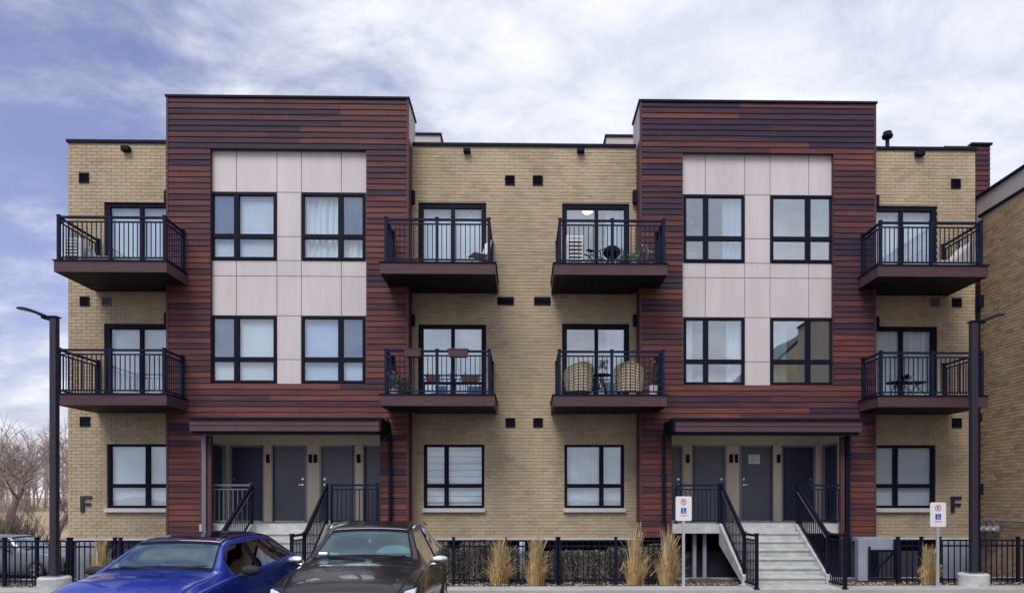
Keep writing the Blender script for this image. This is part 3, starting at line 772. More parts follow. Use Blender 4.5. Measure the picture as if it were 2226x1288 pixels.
# stairs -------------------------------------------------------------------
def stairs(x0, x1, label):
    t = thing('entrance_staircase', label, 'staircase', ((x0+x1)/2, 15.7, ZSW)); inv = t.matrix_world.inverted()
    t.matrix_parent_inverse = Matrix()
    ox, oy, oz = (x0+x1)/2, 15.7, ZSW
    nR = 7; rise = (ZP-.002-ZSW)/nR; run = 0.29; yt = YT-.104
    for i in range(nR-1):                      # step i counted from the top
        z1 = ZP-.002-rise*(i+1); y1 = yt-run*i; y0 = y1-run
        z0 = max(ZSW+.001, z1-rise-.05) if i < nR-2 else ZSW+.001
        MB().box(x0-ox+.12, y0-oy-.02, z1-oz-.055, x1-ox-.12, y1-oy-.022 if i else y1-oy, z1-oz).build('step', M['concrete'], t, bevel=0.008)
        MB().box(x0-ox+.12, y0-oy+.012, z0-oz, x1-ox-.12, y1-oy-.001, z1-oz-.056).build('riser', M['concrete'], t)
    yb = yt-run*(nR-1)
    for xa, xb in ((x0, x0+.115), (x1-.115, x1)):   # sloping cheek walls
        MB().hexa([(xa-ox, yb-oy-.05, 0.001), (xb-ox, yb-oy-.05, 0.001), (xb-ox, yt-oy, ZP-ZSW-.50), (xa-ox, yt-oy, ZP-ZSW-.50),
                   (xa-ox, yb-oy-.05, rise+.02), (xb-ox, yb-oy-.05, rise+.02), (xb-ox, yt-oy, ZP-ZSW+.02), (xa-ox, yt-oy, ZP-ZSW+.02)]).build('cheek_wall', M['concrete'], t, bevel=0.008)
    MB().box(x0-ox-.05, yb-oy-.75, -.02, x1-ox+.05, yb-oy-.052, .012).build('landing', M['concrete'], t)
    slope = (ZP-ZSW)/(yt-yb)
    for xr in (x0+.06, x1-.06):
        r = MB().box(xr-ox-.03, yt-oy-.06, ZP-ZSW+.02, xr-ox+.03, yt-oy, ZP-ZSW+.97).build('stair_railing', M['black'], t)
        # sloping part with balusters
        a = (xr-ox, yt-oy-.03); b = (xr-ox, yb-oy+.03)
        rail_panel(r, a, b, ZP-ZSW-.01, h=.93, posts=(False, True), z2=rise-.01+.0, m='black', base=.12)
        MB().bar((a[0], a[1], ZP-ZSW+.80), (b[0], b[1], rise+.80), .04).build('handrail', M['grayrail'], r)
        yb2 = yb-.78
        # level end bay
        rail_panel(r, (xr-ox, yb-oy-.02), (xr-ox, yb2-oy), .013, h=.93+rise-.02, posts=(False, True), m='black', sp=.1)
    return t
stL = stairs(PX(543, YT-.1), PX(717, YT-.1), 'concrete entrance steps with black railings behind the two parked cars')
stR = stairs(PX(1563, YT-.1), PX(1737, YT-.1), 'concrete entrance steps with black railings up to the right hand porch')

# roof vent, gas pipe etc. ----------------------------------------------------
vx = PX(1929, 18.2)
g = MB().tube([(vx, 18.2, Z_ROOF-.3), (vx, 18.2, PZ(300, 18.2, 1929))], .05, 10)
g.lathe([(0.05, 0), (0.13, .04), (.14, .10), (.10, .17), (.11, .19), (.0, .23)], (vx, 18.2, PZ(303, 18.2, 1929)), 14)
B(g, 'roof_vent', M['black'], smooth=True)

# wood clad pilaster and downspout on the right hand end
x0, x1 = PX(2117, 18.6)+.0, PX(2153, 18.6); zt = PZ(315, 18.6, 2135)
p = B(MB().box(max(x0, XR-.25)+.4, 18.64, -1, x1-.02, 19.2, zt-.02), 'side_tower', M['trim'])
z = 6.5; 
while z < zt-.03:
    h = min(LAP, zt-.02-z)
    MB().hexa([(XR+.01, 18.60, z), (x1, 18.60, z), (x1, 18.63, z), (XR+.01, 18.63, z), (XR+.01, 18.62, z+h-.003), (x1, 18.62, z+h-.003), (x1, 18.63, z+h-.003), (XR+.01, 18.63, z+h-.003)]).build('siding_board', WD[random.choice([1, 2, 2, 3, 3])], p)
    z += LAP
MB().box(PX(2110, 18.6), 18.56, zt-.005, x1+.04, 19.25, zt+.05).build('cap', M['black'], p)
xd = PX(2128, YB-.1)
B(MB().tube([(xd, YB-.08, Z3F-.3), (xd, YB-.08, ZSW)], .045, 8).box(xd-.06, YB-.14, PZ(905, YB)-.1, xd+.06, YB-.02, PZ(905, YB)+.1).box(xd-.04, YB-.16, PZ(1075, YB), xd+.08, YB-.02, PZ(1050, YB)), 'downspout', M['black'])
B(MB().box(xd-.05, YB-.2, PZ(668, YB), xd+.07, YB-.03, PZ(640, YB)), 'meter_box', M['black'], bevel=.01)

# ------------------------------------------------------------------ neighbouring building (right)
XN = PX(2131, 17.7); NY1, NY0 = 17.7, 4.0
NT = PZ(472, 17.7, 2135)
NBL = thing('brick_building', 'neighbouring tan brick building at the right edge of the picture', 'building', (XN, 11, 0))
def nb(mb, name, mats, **k):
    o = mb.build(name, mats, None, **k); o.parent = NBL; o.matrix_parent_inverse = Matrix.Translation((-XN, -11, 0)); return o
nb(MB().box(XN+.012, NY0, -.3, XN+9, NY1, NT), 'wall', M['mortar'])
nb(MB().box(XN-.04, NY0-.04, NT, XN+9, NY1+.04, NT+.06), 'parapet_cap', M['black'])
nb(MB().box(XN+.5, 5.0, NT+.061, XN+8, NY1+1.8, NT+.85), 'penthouse', M['stucco'])
nb(MB().box(XN+.45, 4.95, NT+.851, XN+8.05, NY1+1.86, NT+.92), 'penthouse_cap', M['black'])
nbr = []
z = 0.02; r = 0
while z < NT-.09:
    y = NY1-(BL/2 if r % 2 else 0)
    while y > 13.0:
        nbr.append((y-BL+J, y if y <= NY1 else NY1, z)); y -= BL
    z += CH; r += 1
nbr.sort(key=lambda b: (b[0] > 15.6 and b[0] < 16.0) and 0 or 1)
vis = [b for b in nbr if 15.7 < b[0] < 17.6 and 1.0 < b[2] < 9]
vis.sort(key=lambda b: b[0]); vs_ = set(vis[:300])
nv = []
for m_ in NB:
    v = MB().box(0, 0, 0, 0.05, BL-J, CH-J); me = bpy.data.meshes.new('brick'); me.from_pydata(v.v, [], v.f); me.materials.append(m_); nv.append(me)
rest = MB()
for b in nbr:
    mi = random.choices(range(4), [4, 2.5, 3, 1])[0]; dxx = random.uniform(-.003, .003)
    if b in vs_:
        o = bpy.data.objects.new('brick', nv[mi]); C.objects.link(o); o.location = (XN+dxx, b[0], b[2]); o.parent = NBL; o.matrix_parent_inverse = Matrix.Translation((-XN, -11, 0))
    else: rest.box(XN+dxx, b[0], b[2], XN+.05, b[1], b[2]+CH-J, mi)
nb(rest, 'brickwork', NB, kind='stuff')
# gas meters on that wall
for k in range(4):
    yk = XN*1505/((2146+k*15)-1140)
    zc = PZ(1150, yk, 2160); d_ = ('farthest', 'second farthest', 'second nearest', 'nearest')[k]
    t = thing('gas_meter', f'grey gas meter on tan brick wall, {("first", "second", "third", "fourth")[k]} of four from lamp post', 'gas meter', (XN-.14, yk, zc), 'gas meters beside the lamp post')
    MB().lathe([(0, -.1), (.07, -.09), (.085, 0), (.07, .09), (0, .1)], (0, 0, 0), 12).build('meter_body', M['grayrail'], t, smooth=True)
    MB().tube([(0, -.05, .08), (0, -.05, .22), (.13, -.05, .22)], .018, 6).tube([(0, .05, .08), (0, .05, .2)], .018, 6).build('pipe', M['grayrail'], t)
    MB().box(-.05, -.04, -.02, -.09, .04, .05).build('dial', M['white'], t)
gp = MB().tube([(XN-.06, 17.5, 1.42), (XN-.06, 15.6, 1.42)], .022, 8).tube([(XN-.06, 17.4, 1.42), (XN-.06, 17.4, .1)], .025, 8)
nb(gp, 'gas_pipe', M['grayrail'])
# ------------------------------------------------------------------ building behind the camera (seen only as a reflection in the glass)
RB = thing('brick_building', 'yellow brick block across the car park, mirrored in the right tower windows', 'building', (30, -20, 0))
def rb(mb, name, mats, **k):
    o = mb.build(name, mats, None, **k); o.parent = RB; o.matrix_parent_inverse = Matrix.Translation((-30, 20, 0)); return o
g = MB(); g.hexa([(16.6, -26, -.2), (20.2, -26, -.2), (20.2, -15, -.2), (16.6, -15, -.2), (16.6, -26, 10.4), (20.2, -26, 13.8), (20.2, -15, 13.8), (16.6, -15, 10.4)]); g.hexa([(20.2, -26, -.2), (44, -26, -.2), (44, -15, -.2), (20.2, -15, -.2), (20.2, -26, 13.8), (44, -26, 13.8), (44, -15, 13.8), (20.2, -15, 13.8)])
rb(g, 'wall', mat('far_brick', (0.58, .48, .27), .9, var=.15, scale=2))
rb(MB().box(20.1, -26.1, 13.801, 44.1, -14.9, 14.0), 'roof', M['black'])
rb(MB().hexa([(16.5, -26.1, 10.301), (20.099, -26.1, 13.801), (20.099, -14.9, 13.801), (16.5, -14.9, 10.301), (16.5, -26.1, 10.5), (20.099, -26.1, 14.0), (20.099, -14.9, 14.0), (16.5, -14.9, 10.5)]), 'roof', M['black'])
for ix in range(6):
    for iz in range(3):
        rb(MB().box(20.3+ix*4, -14.98, 1.2+iz*3, 21.9+ix*4, -14.9, 2.8+iz*3), 'window', M['black2'])

# ------------------------------------------------------------------ fences
def fence(x0, x1, y, label, bays, top=1.08):
    t = thing('metal_fence', label, 'fence', ((x0+x1)/2, y, ZSW), 'black metal picket fences'); cx = (x0+x1)/2; h = top-ZSW
    for i in range(bays+1):
        x = x0+(x1-x0)*i/bays-cx
        MB().box(x-.03, -.03, -.05, x+.03, .03, h+.04).box(x-.04, -.04, h+.041, x+.04, .04, h+.06).build('post', M['black'], t)
    for zz0 in (h-.04, h-.16, .07): MB().box(x0-cx, -.018, zz0, x1-cx, .018, zz0+.035).build('rail', M['black'], t)
    n = int((x1-x0)/.115); me_ = None
    for i in range(n):
        x = x0-cx+(i+.5)*(x1-x0)/n
        if me_ is None: me_ = MB().box(-.0095, -.0095, .0, .0095, .0095, h-.0405).build('picket', M['black'], t, loc=(x, 0, 0)).data
        else: link('picket', me_, t, loc=(x, 0, 0))
    return t
fy = 15.05
fence(PX(-60, fy), PX(150, fy), fy, 'black metal picket fence left of the building, in front of the silver car', 3)
fence(PX(154, fy), PX(250, fy), fy, 'short black metal picket fence under the left brick corner by the grass clump', 1)
fence(PX(262, fy), PX(430, fy), fy, 'black metal picket fence behind the blue car', 2)
fence(PX(760, fy), PX(1211, fy), fy, 'black metal picket fence in front of shrubs right of the dark parked car', 4)
fence(PX(1215, fy), PX(1462, fy), fy, 'black metal picket fence in front of shrubs below the right of the two middle windows', 2)
fence(PX(1952, fy), PX(2003, fy), fy, 'narrow black metal picket fence bay beside the basement gate', 1)
fence(PX(2042, fy), PX(2120, fy), fy, 'black metal picket fence between the parking sign and the right lamp post', 1)
fence(PX(2126, fy), PX(2300, fy), fy, 'black metal picket fence in front of the gas meters', 2)
# blue grey concrete wall behind the left and right fences, basement entrance
def cwall(a, b, y, zt, label):
    o = box('concrete_wall', M['concrete_raw'], None, PX(a, y), y, -1.6 if y > 16 else ZSW, PX(b, y), y+.15, zt, bevel=.01); tag(o, label, 'wall')
cwall(166, 212, 15.5, 1.0, 'blue grey concrete wall behind the fence under the left letter F')
cwall(2048, 2112, 15.5, 1.0, 'blue grey concrete wall behind the fence under the right letter F')
ew = thing('basement_entrance', 'pale grey concrete basement stair surround right of the right hand steps', 'entrance', (PX(1905, 15.5), 15.5, ZSW))
ex = PX(1905, 15.5)
zt = PZ(1171, 15.5)-ZSW
MB().box(PX(1866, 15.5)-ex, 0, 0, PX(1888, 15.5)-ex, .18, zt).build('pillar', M['concrete_raw'], ew, bevel=.008)
MB().box(PX(1888, 15.5)-ex+.002, 0, PZ(1195, 15.5)-ZSW, PX(1950, 15.5)-ex, .18, zt).build('lintel', M['concrete_raw'], ew, bevel=.008)
MB().box(PX(1888, 15.5)-ex, .8, -1.4, PX(1950, 15.5)-ex, .9, zt-.02).build('back_wall', M['shade_toned_wall'], ew)  # near black colour stands in for the shade inside the opening
MB().box(PX(1888, 15.5)-ex, .181, zt-.1, PX(1950, 15.5)-ex, .79, zt).build('added_shade_slab', M['concrete_raw'], ew)  # slab added over the entry to keep its inside dark
gt = thing('metal_gate', 'black metal gate with a diagonal brace in the basement stair opening', 'gate', (ex+.08, 15.4, ZSW))
gx0, gx1 = PX(1889, 15.4)-ex-.08, PX(1948, 15.4)-ex-.08
MB().box(gx0, 0, .04, gx0+.04, .04, .78).box(gx1-.04, 0, .04, gx1, .04, .95).box(gx0+.041, 0, .66, gx1-.041, .04, .70).box(gx0+.041, 0, .04, gx1-.041, .04, .08).build('gate_frame', M['black'], gt)
MB().bar((gx0+.05, .02, .1), (gx1-.05, .02, .64), .04).build('brace', M['black'], gt)
for k in range(1, 6):
    x = gx0+(gx1-gx0)*k/6; MB().box(x-.008, .012, .081, x+.008, .028, .659).build('picket', M['black'], gt)
# pale pipes below the right porch and blue pipe behind the fence
for a, nm in ((1509, 'pale grey square post in the dark below the right porch, left of two'), (1531, 'pale beige square post in the dark below the right porch, right of two')):
    o = box('support_post', M['jamb'], None, PX(a, 16.95)-.04, 16.9, -1.3, PX(a, 16.95)+.04, 17.0, ZP-.235); tag(o, nm, 'post')
o = MB().tube([(PX(1135, 15.3), 15.3, ZSW-.1), (PX(1135, 15.3), 15.3, 1.02)], .06, 12).build('vent_pipe', mat('pale_blue_pvc', (.35, .42, .62), .5), smooth=True)
tag(o, 'pale blue vent pipe standing behind the fence between two grass clumps', 'pipe')

# ------------------------------------------------------------------ vegetation
def shrub(x, y, z, w, d, h, label, n=700, mats=('twig', 'leaf', 'leaf2', 'leaf3'), grp='shrubs behind the fence', stm=None):
    t = thing('shrub', label, 'shrub', (x, y, z), grp); g = MB()
    for i in range(int(n*.11)):
        a = Vector((random.uniform(-.25, .25)*w, random.uniform(-.2, .2)*d, 0)); b = Vector((random.uniform(-.5, .5)*w, random.uniform(-.5, .5)*d, random.uniform(.55, 1)*h))
        m_ = (a+b)/2+Vector((random.uniform(-.06, .06), random.uniform(-.06, .06), .05)); g.tube([a, m_, b], [.010, .008, .004], 3, cap=False)
    g.build('stems', M[mats[0]], t)
    l = MB()
    for i in range(n):
        p = Vector((random.uniform(-.5, .5)*w, random.uniform(-.5, .5)*d, random.random()**.8*h))
        s = random.uniform(.018, .04); r = Matrix.Rotation(random.random()*6.28, 3, 'Z') @ Matrix.Rotation(random.uniform(-1.2, 1.2), 3, 'X')
        cc = [p+r @ Vector(q) for q in ((-s, 0, 0), (0, -s*.5, 0), (s, 0, 0), (0, s*.5, 0))]
        l.quad(*cc, random.choice([0, 0, 1, 1, 1, 2]))
    l.build('foliage', [M[m_] for m_ in mats[1:]], t, kind='stuff')
    return t
rng = [(945, 'first'), (985, 'second'), (1030, 'third'), (1072, 'fourth'), (1112, 'fifth'), (1172, 'sixth'), (1232, 'seventh'), (1270, 'eighth'), (1310, 'ninth'), (1350, 'tenth'), (1400, 'eleventh'), (1440, 'twelfth')]
for a, nm in rng:
    hh = random.uniform(.62, .98)
    shrub(PX(a, 15.42), 15.42, ZSW-.03, .60, .5, hh, f'scrubby grey green winter shrub behind the middle fence, {nm} from the left', n=1500)

def grass_clump(px, y, h, n, spread, label, yellow=.6):
    t = thing('ornamental_grass', label, 'grass clump', (PX(px, y), y, ZSW), 'dry ornamental grasses'); g = MB()
    for i in range(n):
        a = random.random()*2*pi; low = random.random() < .55; r0 = random.random()**.6*(.18 if low else .11); lean = random.uniform(.3, 1.0)*spread if low else abs(random.gauss(0, .3))*spread; hh = h*(random.uniform(.18, .55) if low else random.uniform(.5, 1)*(1-.2*min(1, lean/spread)))
        d = Vector((cos(a), sin(a)*.7, 0)); b = d*r0; mi = 0 if random.random() < yellow+.3-.5*hh/h else 1
        wv_ = Vector((random.gauss(.02, .04), random.gauss(0, .03), 0)); dr = random.random()**2*(.6 if low else .15)*hh
        pts = [b, b+d*lean*.2+Vector((0, 0, hh*.45)), b+d*lean*.55+wv_*.5+Vector((0, 0, hh*.8-dr*.2)), b+d*lean+wv_+Vector((0, 0, hh-dr))]
        w = random.uniform(.003, .006); s = Vector((-sin(a+random.random()), cos(a+random.random()), 0)); ws = [w, w, w*.7, w*.2]
        if random.random() < .25: ws[3] = w*1.8; ws[2] = w*1.2
        for k in range(3): g.quad(pts[k]-s*ws[k], pts[k]+s*ws[k], pts[k+1]+s*ws[k+1], pts[k+1]-s*ws[k+1], mi)
    g.build('blades', [M['straw'], M['straw2']], t, kind='stuff'); return t
grass_clump(1085, 14.9, 1.15, 460, .34, 'tall dry golden grass clump, leftmost of four before the middle fence')
grass_clump(1165, 14.85, 1.25, 480, .24, 'tall dry golden grass clump right of the pale blue pipe')
grass_clump(1380, 14.9, 1.42, 430, .25, 'tall dry golden grass clump, third of four before the middle fence')
grass_clump(1452, 14.85, 1.36, 520, .32, 'tall dry golden grass clump just left of the middle parking sign')
grass_clump(217, 14.9, 1.2, 380, .26, 'dry golden grass clump left of the blue car under the letter F')
grass_clump(2019, 14.95, .95, 700, .16, 'narrow dry yellow grass clump left of the right parking sign')
grass_clump(948, 14.7, .55, 260, .25, 'low straggly dry grass beside the mirror of the dark parked car')
for a in (1000, 1230, 1290, 1335): pass
lit = MB()          # fallen leaves and stones on the bed
for i in range(900):
    x = random.uniform(-11, 11); y = random.uniform(14.62, 15.1); s = random.uniform(.012, .035)
    if random.random() < .3: lit.box(x, y, ZSW-.01, x+s, y+s, ZSW+s*.6, 1)
    else:
        q = random.random()*3; lit.quad((x, y, ZSW+.02), (x+s*cos(q), y+s*sin(q), ZSW+.035), (x+s*cos(q)-s*sin(q), y+s*sin(q)+s*cos(q), ZSW+.03), (x-s*sin(q), y+s*cos(q), ZSW+.025), 0)
lit.build('leaf_litter', [M['straw2'], M['sidewalk']], kind='stuff')
tag(bpy.data.objects['leaf_litter'], 'scattered dead leaves and pebbles along the mulch bed', 'leaf litter')

def tree(x, y, h, label, seed, twigm='twig', lean=0.0, rad=.22, depth=5, spread=.62):
    random.seed(seed)
    z0 = gz(x, y)-.1
    t = thing('bare_tree', label, 'tree', (x, y, z0), 'bare winter trees')
    trunk, crown = MB(), MB()
    def grow(p, d, ln, r, lv):
        pts = [p]; q = p.copy(); dd = d.copy(); k = 4 if lv < 3 else 3
        for i in range(k):
            dd = (dd+Vector((random.gauss(0, .13), random.gauss(0, .13), random.gauss(.04, .09)))).normalized(); q = q+dd*ln/k; pts.append(q.copy())
        rr = [r*(1-.55*i/k) for i in range(k+1)]
        (trunk if lv < 2 else crown).tube(pts, rr, 6 if lv < 2 else (4 if lv < 4 else 3), cap=False)
        if lv >= depth: return
        nb_ = random.choice([3, 4]) if lv < 4 else 4
        for i in range(nb_):
            u = random.uniform(.35, 1) if i else 1; idx = u*k; i0 = min(k-1, int(idx)); pp = pts[i0].lerp(pts[i0+1], idx-i0)
            a = random.random()*2*pi; side = Vector((cos(a), sin(a), random.uniform(-.1, .5)))
            nd = (dd*(1-spread)+side.normalized()*spread*random.uniform(.7, 1.2)).normalized()
            grow(pp, nd, ln*random.uniform(.58, .80), max(.006, rr[min(k, i0+1)]*random.uniform(.55, .75)), lv+1)
    grow(Vector((0, 0, 0)), Vector((lean, 0, 1)).normalized(), h*.34, rad, 0)
    trunk.build('trunk', M['bark'], t, smooth=True); crown.build('crown', M[twigm], t)
    return t
def tp(px, y): return PX(px, y)
tree(tp(22, 42), 42, 8.6, 'large bare tree nearest the left edge, leaning over the dry slope', 3, 'bark', -.12, .30)
tree(tp(118, 40), 40, 7.2, 'bare spreading tree directly behind the left lamp post', 8, 'bark', .1, .22)
tree(tp(76, 31), 31.5, 4.2, 'slender bare sapling standing on the dry slope between the two large trees', 21, 'bark', 0, .085, 5, .42)
tree(tp(-50, 46), 46, 9.5, 'bare tree cut by the left edge', 5, 'bark', .2, .28)
tree(tp(175, 48), 48, 8.8, 'bare tree half hidden behind the left brick corner', 14, 'twig', -.1, .2)
random.seed(5)
wd = MB()            # distant leafless wood
for i in range(520):
    x = random.uniform(-95, -20); y = random.uniform(62, 80); hh = random.uniform(5, 8.5)+2.0*mnoise.noise(Vector((x*.09, 0, 0))); z = gz(x, y)
    top = Vector((x+random.gauss(0, .6), y, z+hh)); wd.tube([(x, y, z), top], [.09, .02], 3, cap=False)
    for k in range(26):
        u = random.uniform(.2, 1); p = Vector((x, y, z)).lerp(top, u); a = random.random()*6.28
        e = p+Vector((cos(a)*random.uniform(.5, 2), sin(a)*.8, random.uniform(.4, 2.0)))
        wd.tube([p, e], [.03, .008], 3, cap=False)
wd.build('distant_woods', M['twig'], kind='stuff'); tag(bpy.data.objects['distant_woods'], 'hazy belt of leafless grey brown woodland on the left horizon', 'woodland')
br = MB()
for i in range(1100):
    x = random.gauss(tp(-12, 38), .6); y = random.uniform(36, 40); z = gz(x, y)
    a = random.random()*6.28; e = Vector((x+cos(a)*.8, y, z+abs(random.gauss(.9, .6)))); br.tube([(x, y, z), e], [.03, .008], 3, cap=False)
o = br.build('thicket', M['bark'], kind='stuff'); tag(o, 'dark tangled brushwood at the foot of the leftmost tree', 'thicket')

# ------------------------------------------------------------------ street lamps
def street_lamp(px, y, ztop, sgn, label, hl):
    x = PX(px, y); t = thing('street_lamp', label, 'street lamp', (x, y, ZSW), 'street lamps before the building'); z0 = .27
    MB().lathe([(0, -.1), (.30, -.1), (.30, z0-.03), (.27, z0), (0, z0)], (0, 0, 0), 28).build('concrete_base', M['concrete'], t, bevel=.0)
    zt = ztop-ZSW
    MB().box(-.066, -.066, z0+.02, .066, .066, zt).build('pole', mat('lamp_pole', (.035, .032, .050), .45, spec=.3), t, bevel=.012)
    MB().box(-.14, -.14, z0, .14, .14, z0+.02).build('base_plate', M['grayrail'], t)
    MB().box(-.09, -.09, zt+.001, .09, .09, zt+.02).build('pole_cap', M['black'], t)
    MB().hexa([(sgn*.0, -.04, zt-.10), (sgn*.25, -.04, zt-.02), (sgn*.25, .04, zt-.02), (0, .04, zt-.10), (0, -.04, zt-.03), (sgn*.25, -.04, zt+.05), (sgn*.25, .04, zt+.05), (0, .04, zt-.03)]).build('arm', M['black'], t)
    # flat tapering luminaire
    g = MB(); n = 10; ring = []
    rise_ = .24
    sec = []
    for i in range(n+1):
        u = i/n; X = sgn*(.16+hl*u); w = .05+.13*math.sin(pi*min(1, u*.78+.14)); z = zt-.0+rise_*(1-(1-u)**1.7)*hl/.75; th = .035*(1-.5*u)+.008
        sec.append([(X, -w, z-.012), (X, -w*.6, z+th), (X, w*.6, z+th), (X, w, z-.012), (X, w*.8, z-th*.6), (X, -w*.8, z-th*.6)])
    for s_ in sec: g.v += s_
    for i in range(n):
        for k in range(6): a = i*6+k; b = i*6+(k+1) % 6; g.f.append((a, b, b+6, a+6)); g.m.append(0)
    g.f.append(tuple(range(6))); g.m.append(0); g.f.append(tuple(n*6+k for k in range(6))); g.m.append(0)
    g.build('lamp_head', M['black'], t)
    l = MB(); 
    i0, i1 = 4, 9
    for i in range(i0, i1):
        A, Bq = sec[i], sec[i+1]; l.quad((A[0][0], -.09, A[4][2]-.006), (Bq[0][0], -.09, Bq[4][2]-.006), (Bq[0][0], .09, Bq[4][2]-.006), (A[0][0], .09, A[4][2]-.006))
    l.build('lens', mat('lamp_lens', (.75, .75, .7), .3), t)
street_lamp(118.5, 14.3, PZ(690, 14.3, 118), -1, 'tall dark street lamp at the left reaching over the silver car', .56)
street_lamp(2116, 14.6, PZ(700, 14.6, 2116), 1, 'tall dark street lamp at the right in front of the neighbouring brick wall', .46)

# ------------------------------------------------------------------ accessible parking signs
M['sign_white'] = mat('sign_white', (.80, .80, .82), .4); M['sign_red'] = mat('sign_red', (.65, .06, .04), .4); M['sign_blue'] = mat('sign_blue', (.03, .06, .45), .4); M['sign_black'] = mat('sign_black', (.02, .02, .02), .4)
M['galv'] = mat('galvanised_steel', (.48, .50, .52), .45, .3)
def disc(g, cx, cz, r0, r1, y, a0=0, a1=2*pi, n=24, mi=0):
    for i in range(n):
        p, q = a0+(a1-a0)*i/n, a0+(a1-a0)*(i+1)/n
        g.quad((cx+r0*cos(p), y, cz+r0*sin(p)), (cx+r1*cos(p), y, cz+r1*sin(p)), (cx+r1*cos(q), y, cz+r1*sin(q)), (cx+r0*cos(q), y, cz+r0*sin(q)), mi)
def sign(px, y, pyt, pyb, label):
    x = PX(px, y); zt, zb = PZ(pyt, y, px), PZ(pyb, y, px); t = thing('parking_sign', label, 'sign', (x, y, ZSW), 'accessible parking signs'); H = zt-zb; w = H*.66
    MB().box(-.028, -.0, -.1, .028, .03, zt-ZSW-.04).build('sign_post', M['galv'], t)
    MB().box(-.09, -.06, .001, .09, .09, .015).build('base_plate', M['galv'], t)
    c = (zt+zb)/2-ZSW
    # plate with rounded corners
    g = MB(); r = .035; pts = []
    for (sx, sz, a0) in ((1, 1, 0), (-1, 1, pi/2), (-1, -1, pi), (1, -1, 1.5*pi)):
        for k in range(5): a = a0+k*pi/8; pts.append((sx*(w/2-r)+r*cos(a), c+sz*(H/2-r)+r*sin(a)))
    n = len(pts); g.v = [(p[0], -.006, p[1]) for p in pts]+[(p[0], -.002, p[1]) for p in pts]
    g.f = [tuple(range(n))[::-1], tuple(range(n, 2*n))]+[(i, (i+1) % n, (i+1) % n+n, i+n) for i in range(n)]; g.m = [0]*len(g.f)
    pl = g.build('sign_plate', M['sign_white'], t)
    y0 = -.0072
    e = MB(); e.box(-.058, -.009, c-.10, .058, -.0065, c+.016); e.build('blue_square', M['sign_blue'], t)
    rs = MB(); disc(rs, 0, c+H*.27, .052, .066, -.0085, n=28); rs.bar((-.042, -.009, c+H*.27+.042), (.042, -.009, c+H*.27-.042), .012, .003); rs.build('red_ring', M['sign_red'], t)
    pb = MB(); pb.box(-.022, -.0083, c+H*.27-.034, -.010, -.0066, c+H*.27+.034); pb.box(-.0099, -.0083, c+H*.27+.024, .016, -.0066, c+H*.27+.034); pb.box(-.0099, -.0083, c+H*.27-.004, .016, -.0066, c+H*.27+.006); pb.box(.016, -.0083, c+H*.27-.002, .026, -.0066, c+H*.27+.032)
    pb.build('letter_p', M['sign_black'], t)
    # wheelchair symbol
    wz = c-.045; ws = MB(); yy = -.0096
    disc(ws, .004, wz-.016, .020, .028, yy, radians(-200), radians(60), 18); disc(ws, -.008, wz+.043, .0, .010, yy, n=12)
    ws.bar((-.008, yy, wz+.030), (-.004, yy, wz-.004), .010, .002); ws.bar((-.006, yy, wz+.014), (.018, yy, wz+.014), .007, .002); ws.bar((-.004, yy, wz-.004), (.022, yy, wz-.006), .009, .002); ws.bar((.022, yy, wz-.006), (.034, yy, wz-.034), .009, .002)
    ws.build('wheelchair_symbol', M['sign_white'], t)
    tx = MB()
    for r_, (wd_, zz0) in enumerate(((.16, c-.135), (.12, c-.160))):
        k = -wd_/2
        while k < wd_/2: q = random.uniform(.006, .012); tx.box(k, -.0075, zz0-.007, k+q, -.0066, zz0+.007); k += q+.006
    tx.build('small_lettering', M['sign_red'], t)
sign(1486, 14.5, 1078, 1131, 'white accessible parking sign on a steel post beside the middle golden grass')
sign(2039, 14.3, 1091, 1144, 'white accessible parking sign on a steel post under the right letter F')

